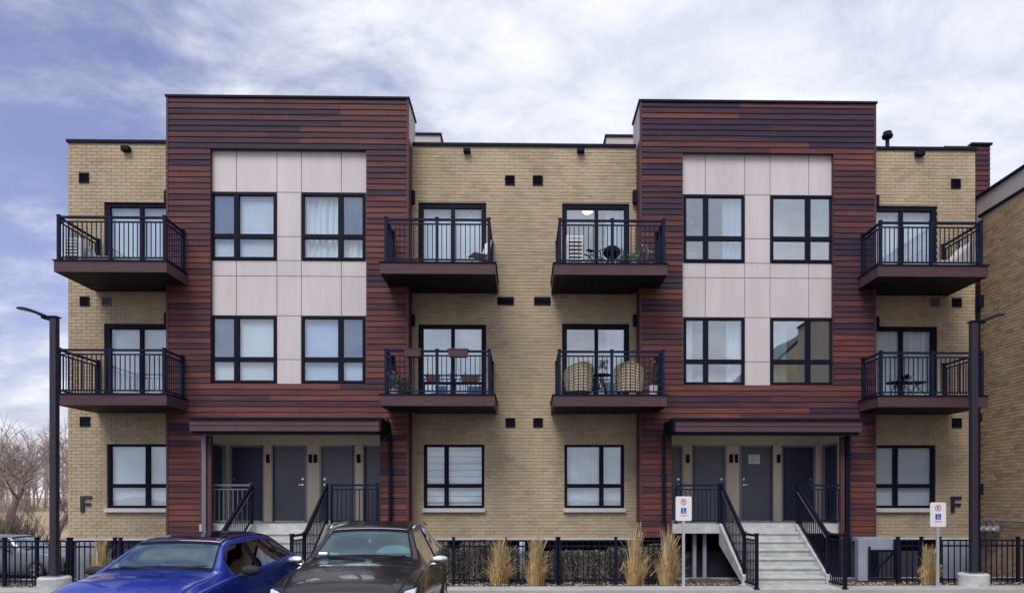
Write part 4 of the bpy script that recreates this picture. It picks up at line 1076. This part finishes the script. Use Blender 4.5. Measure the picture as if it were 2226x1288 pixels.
# ------------------------------------------------------------------ cars
def crv(pts, n):
    """Catmull-Rom through a list of Vectors, n samples per span"""
    out = []; m_ = len(pts)
    for i in range(m_-1):
        p0, p1, p2, p3 = pts[max(i-1, 0)], pts[i], pts[i+1], pts[min(i+2, m_-1)]
        for k in range(n):
            t = k/n; out.append(.5*((2*p1)+(-p0+p2)*t+(2*p0-5*p1+4*p2-p3)*t*t+(-p0+3*p1-3*p2+p3)*t**3))
    out.append(pts[-1].copy()); return out
GL = glassmat('car_glass', (.24, .44, .48), 1.5, 3.0, bs=0.0, gcol=(.62, .86, .92))
GLS = glassmat('car_side_glass', (.05, .07, .09), 1.5, 3.4, bs=0.0)
def paint(name, c, c2=None, m=.0, coat=1.0, rough=.35): return mat(name, c, rough, m, coat=coat, var=.06, scale=30)
def car(name, label, loc, rz, Lc, Wd, H, col, st, roofm=None, group=None, glass=None, mcol=None):
    mcol = mcol or col
    """st: stations front to rear: (y, z_centre, z_edge, w_edge, z_belt, w_belt, w_max)"""
    t = thing(name, label, 'car', loc, group, rz); hw = Wd/2; ns = 8; nr = 8
    gs = []
    for (y, zc, ze, we, zb, wb, wm) in st:
        zs = .24
        ring = [Vector((wm*hw*.93, y, zs)), Vector((wm*hw*.985, y, .42)), Vector((wm*hw, y, min(.66, zb-.08))), Vector((wb*hw*1.0, y, zb-.015)), Vector((wb*hw*.955, y, zb+.02)), Vector((we*hw*1.03, y, ze-.05 if ze-zb > .15 else ze-.012)), Vector((we*hw*.90, y, ze+.012)), Vector((we*hw*.55, y, ze+(zc-ze)*.78)), Vector((0, y, zc))]
        gs.append(crv(ring, nr))
    R = len(gs[0]); cols = [crv([g[k] for g in gs], ns) for k in range(R)]
    Sn = len(cols[0])
    V = lambda i, k, s=1: (cols[k][i].x*s, cols[k][i].y, cols[k][i].z)
    parts = {}
    def face(nm, q): parts.setdefault(nm, MB()).quad(*q)
    cw, rf, rr_, rb_ = [g for g in ('cowl', 'roof_front', 'roof_rear', 'back')]
    icw, irf, irr, irb, ibp, icp = IDX
    for i in range(Sn-1):
        si = i/ns
        for k in range(R-1):
            kk = k/nr; nm = 'body'
            if icw <= si < irf and kk >= 6: nm = 'windshield' if (si < irf-.13 and kk >= 6.12 and si > icw+.1) else 'windshield_trim'
            elif irr <= si < irb and kk >= 6: nm = 'rear_window'
            elif irf-.6 <= si < irr+.6 and 4.0 <= kk < 5.0:
                nm = 'side_window'
                if ibp <= si < ibp+.2 or icp <= si < icp+.2: nm = 'pillar'
            elif irf <= si < irr and kk >= 6: nm = 'roof'
            elif .9 <= si < icw and 5 <= kk < 5.12: nm = 'shut_line'
            for s in (1, -1):
                q = [V(i, k, s), V(i+1, k, s), V(i+1, k+1, s), V(i, k+1, s)]
                if s == 1: q = q[::-1]
                key = nm if nm in ('body', 'windshield', 'windshield_trim', 'rear_window', 'roof') else nm+('_a' if s == 1 else '_b')
                if nm in ('side_window', 'pillar'): key += '1' if si < ibp else ('2' if si < icp else '3')
                face(key, q)
    glassm = glass or GL
    for key, mb in parts.items():
        nm = key.split('_a')[0].split('_b')[0] if key.startswith(('side', 'pillar', 'shut')) else key
        mtl = {'windshield': glassm, 'rear_window': GLS, 'side_window': GLS, 'pillar': M['black2'], 'windshield_trim': M['black2'], 'shut_line': M['black2'], 'roof': roofm or col}.get(nm, col)
        me = bpy.data.meshes.new(nm); me.from_pydata(mb.v, [], mb.f); me.materials.append(mtl)
        bm = bmesh.new(); bm.from_mesh(me); bmesh.ops.remove_doubles(bm, verts=bm.verts, dist=.0005); bmesh.ops.recalc_face_normals(bm, faces=bm.faces) if nm == 'body' else None
        for f in bm.faces: f.smooth = True
        bm.to_mesh(me); bm.free(); o = link(nm, me, t)
        if nm in ('body', 'roof'):
            sm = o.modifiers.new('thickness', 'SOLIDIFY'); sm.thickness = .012; sm.offset = -1
    # floor pan + dash + seats
    ycw = st[icw][0]; yrr = st[irr][0]
    MB().box(-hw*.82, .35, .22, hw*.82, Lc-.3, .40).build('floor_pan', M['rubber'], t)
    MB().box(-hw*.78, ycw-.12, .5, hw*.78, ycw+.22, st[icw][1]-.12).build('dashboard', M['soffit'], t, bevel=.04)
    for sx in (-.36, .36):
        g = MB().box(sx-.24, ycw+.95, .45, sx+.24, ycw+1.45, .62).hexa([(sx-.23, ycw+1.38, .6), (sx+.23, ycw+1.38, .6), (sx+.23, ycw+1.52, .6), (sx-.23, ycw+1.52, .6), (sx-.19, ycw+1.55, 1.13), (sx+.19, ycw+1.55, 1.13), (sx+.19, ycw+1.63, 1.13), (sx-.19, ycw+1.63, 1.13)]).box(sx-.12, ycw+1.58, 1.15, sx+.12, ycw+1.66, 1.32)
        g.build('seat', mat('car_seat', (.06, .065, .07), .8), t, bevel=.03)
    MB().box(-.62, ycw+2.3, .5, .62, ycw+2.45, 1.12).build('rear_seat', M['soffit'], t, bevel=.04)
    sw_ = MB(); n = 20; cxs = .36
    sw_.tube([(cxs+.18*cos(2*pi*k/n), ycw+.42+.06*sin(2*pi*k/n), .93+.17*sin(2*pi*k/n)) for k in range(n+1)], .014, 6); sw_.build('steering_wheel', M['rubber'], t)
    zrm = st[irf][1]
    MB().box(-.12, ycw+.62, zrm-.16, .12, ycw+.645, zrm-.09).build('rear_view_mirror', M['grayrail'], t, bevel=.01)
    # mirrors
    for s in (-1, 1):
        g = MB(); n = 10; zc_ = st[icw][4]+.09; xc = s*(hw+.10); yc = ycw+.42
        prof = [(0, -.09), (.055, -.085), (.085, -.03), (.085, .03), (.07, .075), (0, .09)]
        base = len(g.v)
        for i in range(7):
            u = i/6; rr0 = .5+.5*math.sin(pi*min(1, u*.85+.1)); xx = xc+s*(-.10+.22*u)
            for k in range(12): a = 2*pi*k/12; g.v.append((xx, yc+.06*rr0*cos(a)+.02*u, zc_+.070*rr0*sin(a)))
        for i in range(6):
            for k in range(12): a = i*12+k; b = i*12+(k+1) % 12; g.f.append((a, b, b+12, a+12)); g.m.append(0)
        g.f.append(tuple(range(12))); g.m.append(0); g.f.append(tuple(72+k for k in range(12))); g.m.append(0)
        g.bar((s*(hw-.06), yc, zc_-.07), (xc, yc, zc_-.05), .05, .03)
        g.build('side_mirror', mcol, t, smooth=True)
    for s in (-1, 1):
        for yh in (2.75, 3.65): MB().bar((s*(hw+.012), yh, st[4][4]-.14), (s*(hw+.012), yh+.18, st[4][4]-.14), .02, .025).build('door_handle', M['grayrail'] if mcol is M['chrome'] else col, t, bevel=.004)
    # wheels
    for yy in (.86, Lc-.92):
        for s in (-1, 1):
            w = MB(); c = (s*(hw-.09), yy, .34)
            for xx, r0 in ((0, 0),): pass
            pr = [(.20, -.10), (.30, -.11), (.335, -.08), (.335, .08), (.30, .11), (.20, .10)]
            n = 24; b0 = len(w.v)
            for r_, x_ in pr:
                for k in range(n): a = 2*pi*k/n; w.v.append((c[0]+x_, c[1]+r_*cos(a), c[2]+r_*sin(a)))
            for i in range(len(pr)-1):
                for k in range(n): a = i*n+k; b = i*n+(k+1) % n; w.f.append((a, b, b+n, a+n)); w.m.append(0)
            wh = w.build('wheel', M['rubber'], t, smooth=True)
            r = MB(); xo = c[0]+s*.075
            for k in range(5):
                a = 2*pi*k/5; r.bar((xo, c[1], c[2]), (xo, c[1]+.2*cos(a), c[2]+.2*sin(a)), .03, .06)
            for k in range(n):
                a, b = 2*pi*k/n, 2*pi*(k+1)/n; r.bar((xo, c[1]+.205*cos(a), c[2]+.205*sin(a)), (xo, c[1]+.205*cos(b), c[2]+.205*sin(b)), .05, .02)
            r.tube([(xo-.03, c[1], c[2]), (xo+.02, c[1], c[2])], .05, 12); r.build('rim', M['chrome'], wh)
            MB().tube([(c[0]-s*.02, c[1], c[2]), (c[0]+s*.0, c[1], c[2])], .2, 20).build('brake_disc', M['grayrail'], wh)
    return t, st
# stations shared by both front cars
def stn(Lc, H, hood=1.0, cw=0.0):
    return [(0.0, .62, .60, .62, .55, .66, .72), (.07, .80*hood, .78*hood, .70, .70, .80, .88), (.28, .93*hood, .89*hood, .76, .84*hood, .92, .97), (.75, 1.02*hood+cw*.7, .97*hood+cw*.7, .80, .92*hood, .965, 1.0),
            (1.36, 1.075*hood+cw, 1.02*hood+cw, .83, .97*hood, .97, 1.0), (2.0, H-.075, H-.12, .66, 1.0*hood, .97, 1.0), (2.45, H-.02, H-.075, .67, 1.01*hood, .97, 1.0), (3.2, H, H-.06, .665, 1.04*hood, .965, 1.0), (3.95, H-.08, H-.14, .63, 1.08*hood, .95, .99), (4.42, 1.16*hood, 1.13*hood, .74, 1.06*hood, .90, .96), (4.58, .95, .92, .74, .9, .84, .92), (4.62, .55, .53, .7, .5, .8, .86)]
IDX = (4, 5, 8, 9, 6.2, 7.4)      # cowl, roof front, roof rear, rear window base, B and C pillars
dkp = mat('dark_car_paint', (.007, .007, .009), .3, .0, coat=.6, var=.05, scale=20)
blp = mat('blue_car_paint', (.003, .038, .38), .3, .25, coat=1.0, var=.05, scale=20)
svp = mat('silver_car_paint', (.13, .15, .19), .35, .2, coat=.6)
def fronts(t, hw, hood, grille, col):
    """headlights, grille, bumper, badge, wipers: y<0 side is the front"""
    for s in (-1, 1):
        g = MB(); g.hexa([(s*hw*.60, -.02, .66*hood), (s*hw*.93, .16, .68*hood), (s*hw*.93, .30, .68*hood), (s*hw*.60, .10, .66*hood), (s*hw*.58, .03, .79*hood), (s*hw*.95, .24, .86*hood), (s*hw*.95, .38, .86*hood), (s*hw*.58, .14, .79*hood)])
        h = g.build('headlight', mat('headlight_lens', (.75, .80, .88), .12, .3), t, bevel=.015)
        MB().hexa([(s*hw*.62, -.028, .67*hood), (s*hw*.92, .145, .69*hood), (s*hw*.92, .15, .69*hood), (s*hw*.62, -.02, .67*hood), (s*hw*.62, -.02, .69*hood), (s*hw*.92, .15, .71*hood), (s*hw*.92, .16, .71*hood), (s*hw*.62, -.01, .69*hood)]).build('light_strip', M['white'], h)
    gr = MB().box(-hw*.52, -.035, .42, hw*.52, .06, .74*hood).build('grille', M['black2'], t, bevel=.02)
    for k in range(6): MB().box(-hw*.5, -.045, .46+k*.05, hw*.5, -.036, .468+k*.05).build('grille_slat', M['chrome'] if grille else M['black'], gr)
    MB().box(-hw*.80, -.03, .24, hw*.80, .10, .40).build('bumper', M['rubber'], t, bevel=.03)
    for s in (-1, 1):
        MB().bar((s*.05+.1, 1.27, 1.075*hood+.075), (s*.60+.1*(s < 0), 1.42, 1.10*hood+.075), .02, .015).build('wiper', M['rubber'], t)
# dark SUV
sd_ = stn(4.62, 1.60, 1.02, .06)
bk, _ = car('parked_car', 'dark grey brown SUV facing the camera with an ornament hanging from its mirror', (PX(785, 9.6)-.0, 8.45, 0), radians(1.5), 4.62, 1.90, 1.60, dkp, sd_, group='cars parked facing the camera', mcol=M['chrome'])
fronts(bk, .95, 1.0, True, dkp)
MB().tube([(0, 1.95, 1.43), (0, 1.95, 1.38)], .004, 4).build('ornament_cord', M['white'], bk)
MB().lathe([(0, -.055), (.012, -.045), (.035, 0), (.03, .025), (0, .04)], (0, 1.95, 1.34), 12).build('hanging_ornament', M['white'], bk, smooth=True)
shd = MB(); n = 16
for i in range(n):
    a, b = pi*i/n, pi*(i+1)/n; shd.quad((.40+.25*cos(a), 1.66, 1.19), (.40+.25*cos(b), 1.66, 1.19), (.40+.25*cos(b), 1.70, 1.19+.11*sin(b)), (.40+.25*cos(a), 1.70, 1.19+.11*sin(a)))
shd.build('sun_shade', mat('sun_shade', (.75, .85, .75), .7), bk)
for x, z_ in ((-.58, 1.19), (-.42, 1.18)): MB().hexa([(x-.06, 1.48, z_), (x+.06, 1.48, z_), (x+.06, 1.482, z_), (x-.06, 1.482, z_), (x-.06, 1.50, z_+.03), (x+.06, 1.50, z_+.03), (x+.06, 1.502, z_+.03), (x-.06, 1.502, z_+.03)]).build('sticker', M['white'], bk)
for s in (-1, 1):
    MB().tube([(s*.62, 2.1, 1.53), (s*.635, 2.3, 1.575), (s*.635, 3.2, 1.60), (s*.60, 3.9, 1.52)], .016, 6).build('roof_rail', M['chrome'], bk, smooth=True)
# blue crossover
sb_ = stn(4.62, 1.475, .96, .06)
IDX = (4, 5, 8, 9, 6.0, 7.3)
bl, _ = car('parked_car', 'bright blue hatchback facing the camera left of the dark SUV', (-4.66, 7.55, 0), radians(1.0), 4.62, 1.84, 1.475, blp, sb_, mcol=M['rubber'], roofm=mat('dark_roof_glass', (.01, .012, .05), .08, coat=1.0), group='cars parked facing the camera')
fronts(bl, .92, .95, False, blp)
# silver car behind the left fence, seen from the side
IDX = (4, 5, 8, 9, 6.0, 7.3)
sv, _ = car('parked_car', 'silver car standing side on behind the left fence', (PX(150, 26)-.3, 26.4, -1.02), radians(90), 4.62, 1.82, 1.60, svp, stn(4.62, 1.60, 1.0))
sv.rotation_euler = (0, 0, radians(90)); sv.location = (PX(78, 26)+.86, 26.9, -1.02)

# ------------------------------------------------------------------ things on the balconies
def blabel(n): return n
def ac_unit(px, zf, label, w=.36, h=.66):
    t = thing('slatted_crate', label, 'crate', (PX(px, 16.3), 16.3, zf+.001), 'white slatted crates on balconies')
    for s in (-1, 1): MB().box(s*w/2-.025, -.13, 0, s*w/2+.025, .13, h).build('side_board', M['white'], t)
    n = 9
    for k in range(n): MB().box(-w/2+.026, -.13, .03+k*h/n, w/2-.026, -.11, .03+k*h/n+h/n*.55).build('slat', M['white'], t)
    MB().box(-w/2+.026, .10, .01, w/2-.026, .12, h-.02).build('back', M['black2'], t)
ac_unit(164, Z3F, 'white slatted crate on the upper left balcony')
ac_unit(1250, Z3F, 'tall white slatted crate on the upper right middle balcony', .36, .80)
def pot_plant(px, y, zf, h, label, potc, leafm='leaf', flower=None, r=.1, ph=.2):
    t = thing('potted_plant', label, 'potted plant', (PX(px, y), y, zf+.013), 'potted plants on balconies')
    MB().lathe([(0, 0), (r*.7, 0), (r, ph), (r*.9, ph), (0, ph-.03)], (0, 0, 0), 14).build('pot', potc, t, smooth=False)
    g = MB(); mats = [M[leafm]]+([flower] if flower else [])
    for i in range(150):
        a = random.random()*6.28; rr = random.random()*r*1.7; z = ph+random.random()*(h-ph); s = random.uniform(.02, .045)
        p = Vector((rr*cos(a), rr*sin(a), z)); rt = Matrix.Rotation(random.random()*6.28, 3, 'Z') @ Matrix.Rotation(random.uniform(-1.3, 1.3), 3, 'X')
        g.quad(*[p+rt @ Vector(q) for q in ((-s, 0, 0), (0, -s*.5, 0), (s, 0, 0), (0, s*.5, 0))], 1 if flower and z > h*.72 and random.random() < .7 else 0)
    for i in range(8):
        a = random.random()*6.28; g.tube([(0, 0, ph-.03), (r*cos(a), r*sin(a), h*.8)], .005, 3, cap=False)
    g.build('foliage', mats, t, kind='stuff')
M['terracotta'] = mat('terracotta', (.35, .12, .06), .8); M['darkpot'] = mat('dark_pot', (.03, .03, .04), .5); M['whitepot'] = mat('white_pot', (.7, .7, .7), .5)
orange = mat('orange_flower', (.55, .17, .06), .7); cyanf = mat('pale_teal_flower', (.30, .50, .52), .7); cream = mat('cream_flower', (.55, .48, .30), .7)
pot_plant(1378, 16.2, Z3F, .38, 'leafy plant in a white pot at the right of the upper right middle balcony', M['whitepot'], 'leaf2', cyanf, .11, .14)
pot_plant(1400, 16.35, Z3F, .62, 'tall airy plant beside the tower wall on the upper right middle balcony', M['darkpot'], 'leaf2', cyanf, .14, .16)
pot_plant(1352, 16.15, Z3F, .45, 'small green plant in front of the glass door on the upper right middle balcony', M['darkpot'], 'leaf', None, .09, .12)
pot_plant(1420, 16.1, Z2F, .92, 'tall plant with orange flowers at the right end of the lower right middle balcony', M['whitepot'], 'leaf', orange, .12, .25)
pot_plant(856, 16.1, Z2F, .55, 'plant with cream flowers at the left end of the lower left middle balcony', M['whitepot'], 'leaf2', cream, .11, .15)
pot_plant(880, 16.3, Z2F, .42, 'small plant in a dark pot on the lower left middle balcony', M['darkpot'], 'leaf', None, .09, .14)
# bistro table with a plant on it
def table(px, y, zf, label, h=.7, r=.24):
    t = thing('bistro_table', label, 'table', (PX(px, y), y, zf+.001)); MB().lathe([(0, h-.02), (r, h-.02), (r, h), (0, h)], (0, 0, 0), 22).build('table_top', M['black'], t)
    for k in range(4):
        a = pi/4+k*pi/2; MB().tube([(.02*cos(a), .02*sin(a), h-.03), (.06*cos(a), .06*sin(a), .35), (.2*cos(a), .2*sin(a), 0)], .013, 6).build('leg', M['black'], t)
table(1308, 16.35, Z2F, 'small round black table between the two wicker chairs', .56, .22)
pot_plant(1310, 16.35, Z2F+.55, .34, 'green plant in a white pot on the round black table', M['whitepot'], 'leaf', None, .075, .14)
M['wicker'] = mat('wicker', (.50, .42, .30), .8, var=.15, scale=40); M['wicker_blue'] = mat('chair_cushion', (.20, .20, .34), .8)
def wicker(px, y, zf, label, rz, m='wicker'):
    t = thing('wicker_chair', label, 'chair', (PX(px, y), y, zf+.001), 'wicker tub chairs', rz); g = MB(); n = 18
    # tub shell seen from behind/side: a rounded wrap-around back
    prev = None; rows = 10
    for j in range(rows+1):
        v = j/rows; ring = []
        for i in range(n+1):
            a = radians(-120+240*i/n); top = .80-.34*(abs(i/n-.5)*2)**1.8; z = .12+(top-.12)*v; r = .27+.07*v+.012*math.sin(i*3+j)*.5
            ring.append((r*sin(a), r*cos(a)*.95, z))
        if prev:
            for i in range(n): g.quad(prev[i], prev[i+1], ring[i+1], ring[i])
        prev = ring
    o = g.build('wicker_shell', M[m], t, smooth=True); s_ = o.modifiers.new('thickness', 'SOLIDIFY'); s_.thickness = .03
    MB().lathe([(0, .28), (.25, .28), (.27, .32), (.25, .38), (0, .39)], (0, 0, 0), 20).build('cushion', M['wicker_blue'], t, smooth=True)
    for sx in (-.2, .2):
        for sy in (-.16, .16): MB().tube([(sx, sy, 0), (sx*.95, sy*.95, .3)], .014, 6).build('leg', M['black'], t)
wicker(1258, 16.25, Z2F, 'wicker tub chair left of the round black table', radians(200)); wicker(1368, 16.25, Z2F, 'wicker tub chair right of the round black table', radians(160))
# planter boxes
def planter(px, y, z, label, w=.38, c='planter'):
    t = thing('planter_box', label, 'planter', (PX(px, y), y, z), 'brown planter boxes')
    MB().hexa([(-w/2+.02, -.07, 0), (w/2-.02, -.07, 0), (w/2-.02, .07, 0), (-w/2+.02, .07, 0), (-w/2, -.09, .16), (w/2, -.09, .16), (w/2, .09, .16), (-w/2, .09, .16)]).build('box', M[c], t, bevel=.006)
    MB().box(-w/2-.01, -.10, .161, w/2+.01, .10, .18).build('rim', M[c], t)
    for s in (-1, 1): MB().tube([(s*w*.3, -.0, .17), (s*w*.3, .0, .24)], .006, 5).build('hook', M['black'], t)
M['planter'] = mat('brown_plastic', (.075, .045, .05), .6)
zr = Z2F+.83
planter(898, YP-.13, zr, 'brown planter box hooked on the lower left middle balcony rail, left one'); planter(996, YP-.13, zr, 'brown planter box hooked on the lower left middle balcony rail, right one', .45)
bn = thing('bench', 'low dark bench carrying two planter boxes on the lower left middle balcony', 'bench', (PX(985, 16.5), 16.5, Z2F+.001))
MB().box(-.75, -.12, .36, .75, .12, .39).build('seat', M['black'], bn)
for s in (-1, 1):
    for d in (-1, 1): MB().box(s*.70-.02, d*.09-.02, 0, s*.70+.02, d*.09+.02, .359).build('leg', M['black'], bn)
planter(940, 16.5, Z2F+.392, 'brown planter box on the low bench, left one', .3); planter(1022, 16.5, Z2F+.392, 'brown planter box on the low bench, right one', .42)
# lounge covers, grill, bicycle, chairs
def lounger(px, y, zf, label, rz, m, w=.5):
    t = thing('lounge_chair', label, 'chair', (PX(px, y), y, zf+.001), 'covered lounge chairs', rz)
    g = MB(); pr = [(-.45, .30), (-.15, .30), (.0, .36), (.22, .62), (.38, .82), (.44, .84), (.46, .45), (.46, .04), (-.45, .04)]
    n = len(pr); g.v = [(p[0], -w/2, p[1]) for p in pr]+[(p[0], w/2, p[1]) for p in pr]
    g.f = [tuple(range(n)), tuple(range(n, 2*n))[::-1]]+[(i, i+n, (i+1) % n+n, (i+1) % n) for i in range(n)]; g.m = [0]*len(g.f)
    g.build('fabric_cover', m, t, bevel=.03)
    for s in (-1, 1):
        for x in (-.4, .4): MB().box(x-.02, s*w*.42-.02, 0, x+.02, s*w*.42+.02, .039).build('leg', M['black'], t)
cvg = mat('grey_green_cover', (.26, .31, .32), .8, var=.15, scale=5); cvw = mat('off_white_cover', (.60, .58, .57), .8, var=.1, scale=5)
lounger(208, 16.55, Z3F, 'grey green covered chair beside the white crate on the upper left balcony', radians(180), cvg)
lounger(2066, 16.5, Z3F, 'off white covered chair on the upper right balcony', 0, cvw)
def fold_chair(px, y, zf, label, m, rz=0, h=.8):
    t = thing('patio_chair', label, 'chair', (PX(px, y), y, zf+.001), None, rz)
    MB().box(-.2, -.2, .40, .2, .2, .43).build('seat', m, t, bevel=.01); MB().hexa([(-.2, .19, .5), (.2, .19, .5), (.2, .215, .5), (-.2, .215, .5), (-.2, .26, h), (.2, .26, h), (.2, .285, h), (-.2, .285, h)]).build('backrest', m, t, bevel=.01)
    for s in (-1, 1):
        MB().tube([(s*.2, -.22, 0), (s*.2, .2, .42), (s*.2, .275, h)], .012, 6).build('frame', M['grayrail'], t)
        MB().tube([(s*.18, .24, 0), (s*.18, -.18, .42)], .012, 6).build('leg', M['grayrail'], t)
fold_chair(1040, 16.5, Z3F, 'white folding chair at the right of the upper left middle balcony', M['white'], radians(-60))
fold_chair(1990, 16.5, Z2F, 'dark patio chair on the lower right balcony', M['black'], radians(90), .6)
table(1950, 16.45, Z2F, 'low dark table beside the chair on the lower right balcony', .42, .26)
kt = thing('kettle_grill', 'round black kettle grill on the upper right middle balcony', 'grill', (PX(1330, 16.35), 16.35, Z3F+.001))
MB().lathe([(0, .30), (.12, .32), (.20, .42), (.205, .45)], (0, 0, 0), 20).build('bowl', M['black'], kt, smooth=True); MB().lathe([(.21, .452), (.19, .53), (.10, .60), (0, .62)], (0, 0, 0), 20).build('lid', M['black'], kt, smooth=True)
for k in range(3): a = k*2.09; MB().tube([(.12*cos(a), .12*sin(a), .34), (.22*cos(a), .22*sin(a), 0)], .01, 6).build('leg', M['grayrail'], kt)
bc = thing('bicycle', 'dark bicycle behind the white crate on the upper right middle balcony', 'bicycle', (PX(1292, 16.75), 16.75, Z3F+.001), rz=radians(35))
for xx in (-.28, .28):
    MB().tube([(xx+.24*cos(2*pi*k/22), 0, .25+.24*sin(2*pi*k/22)) for k in range(23)], .016, 6, cap=False).build('wheel', M['rubber'], bc, smooth=True)
    sp_ = MB()
    for k in range(8): sp_.bar((xx, 0, .25), (xx+.235*cos(k*pi/4), 0, .25+.235*sin(k*pi/4)), .003)
    sp_.build('spokes', M['chrome'], bc)
MB().tube([(-.28, 0, .25), (-.05, 0, .27), (.2, 0, .52), (-.12, 0, .52), (-.05, 0, .27)], .014, 6).tube([(-.12, 0, .52), (-.28, 0, .25)], .01, 6).tube([(.28, 0, .25), (.18, 0, .66)], .013, 6).build('frame', M['black'], bc)
MB().box(-.22, -.05, .60, -.04, .05, .63).tube([(-.11, 0, .5), (-.13, 0, .6)], .012, 6).build('saddle', M['rubber'], bc); MB().tube([(.18, -.22, .68), (.18, .22, .68)], .012, 6).build('handlebar', M['black'], bc)

pot_plant(1503, YPN+.42, PZ(566, YPN, 1500), 1.25, 'tall green houseplant behind the upper left window of the right tower', M['whitepot'], 'leaf', None, .13, .3)
lx = P(1277, 460, 17.9); cl = thing('ceiling_lamp', 'small lit dome lamp glowing inside the upper right middle sliding door', 'lamp', lx)
lm = bpy.data.materials.new('lamp_glow'); lm.use_nodes = True; lb = lm.node_tree.nodes['Principled BSDF']; lb.inputs['Base Color'].default_value = (.9, .85, .7, 1); lb.inputs['Emission Color'].default_value = (1, .82, .5, 1); lb.inputs['Emission Strength'].default_value = 1.6
MB().lathe([(0, -.06), (.09, -.045), (.14, 0), (.14, .01)], (0, 0, 0), 18).build('lamp_shade', lm, cl, smooth=True); MB().lathe([(0, .012), (.15, .012), (.15, .05), (0, .05)], (0, 0, 0), 18).build('ceiling_plate', M['white'], cl)
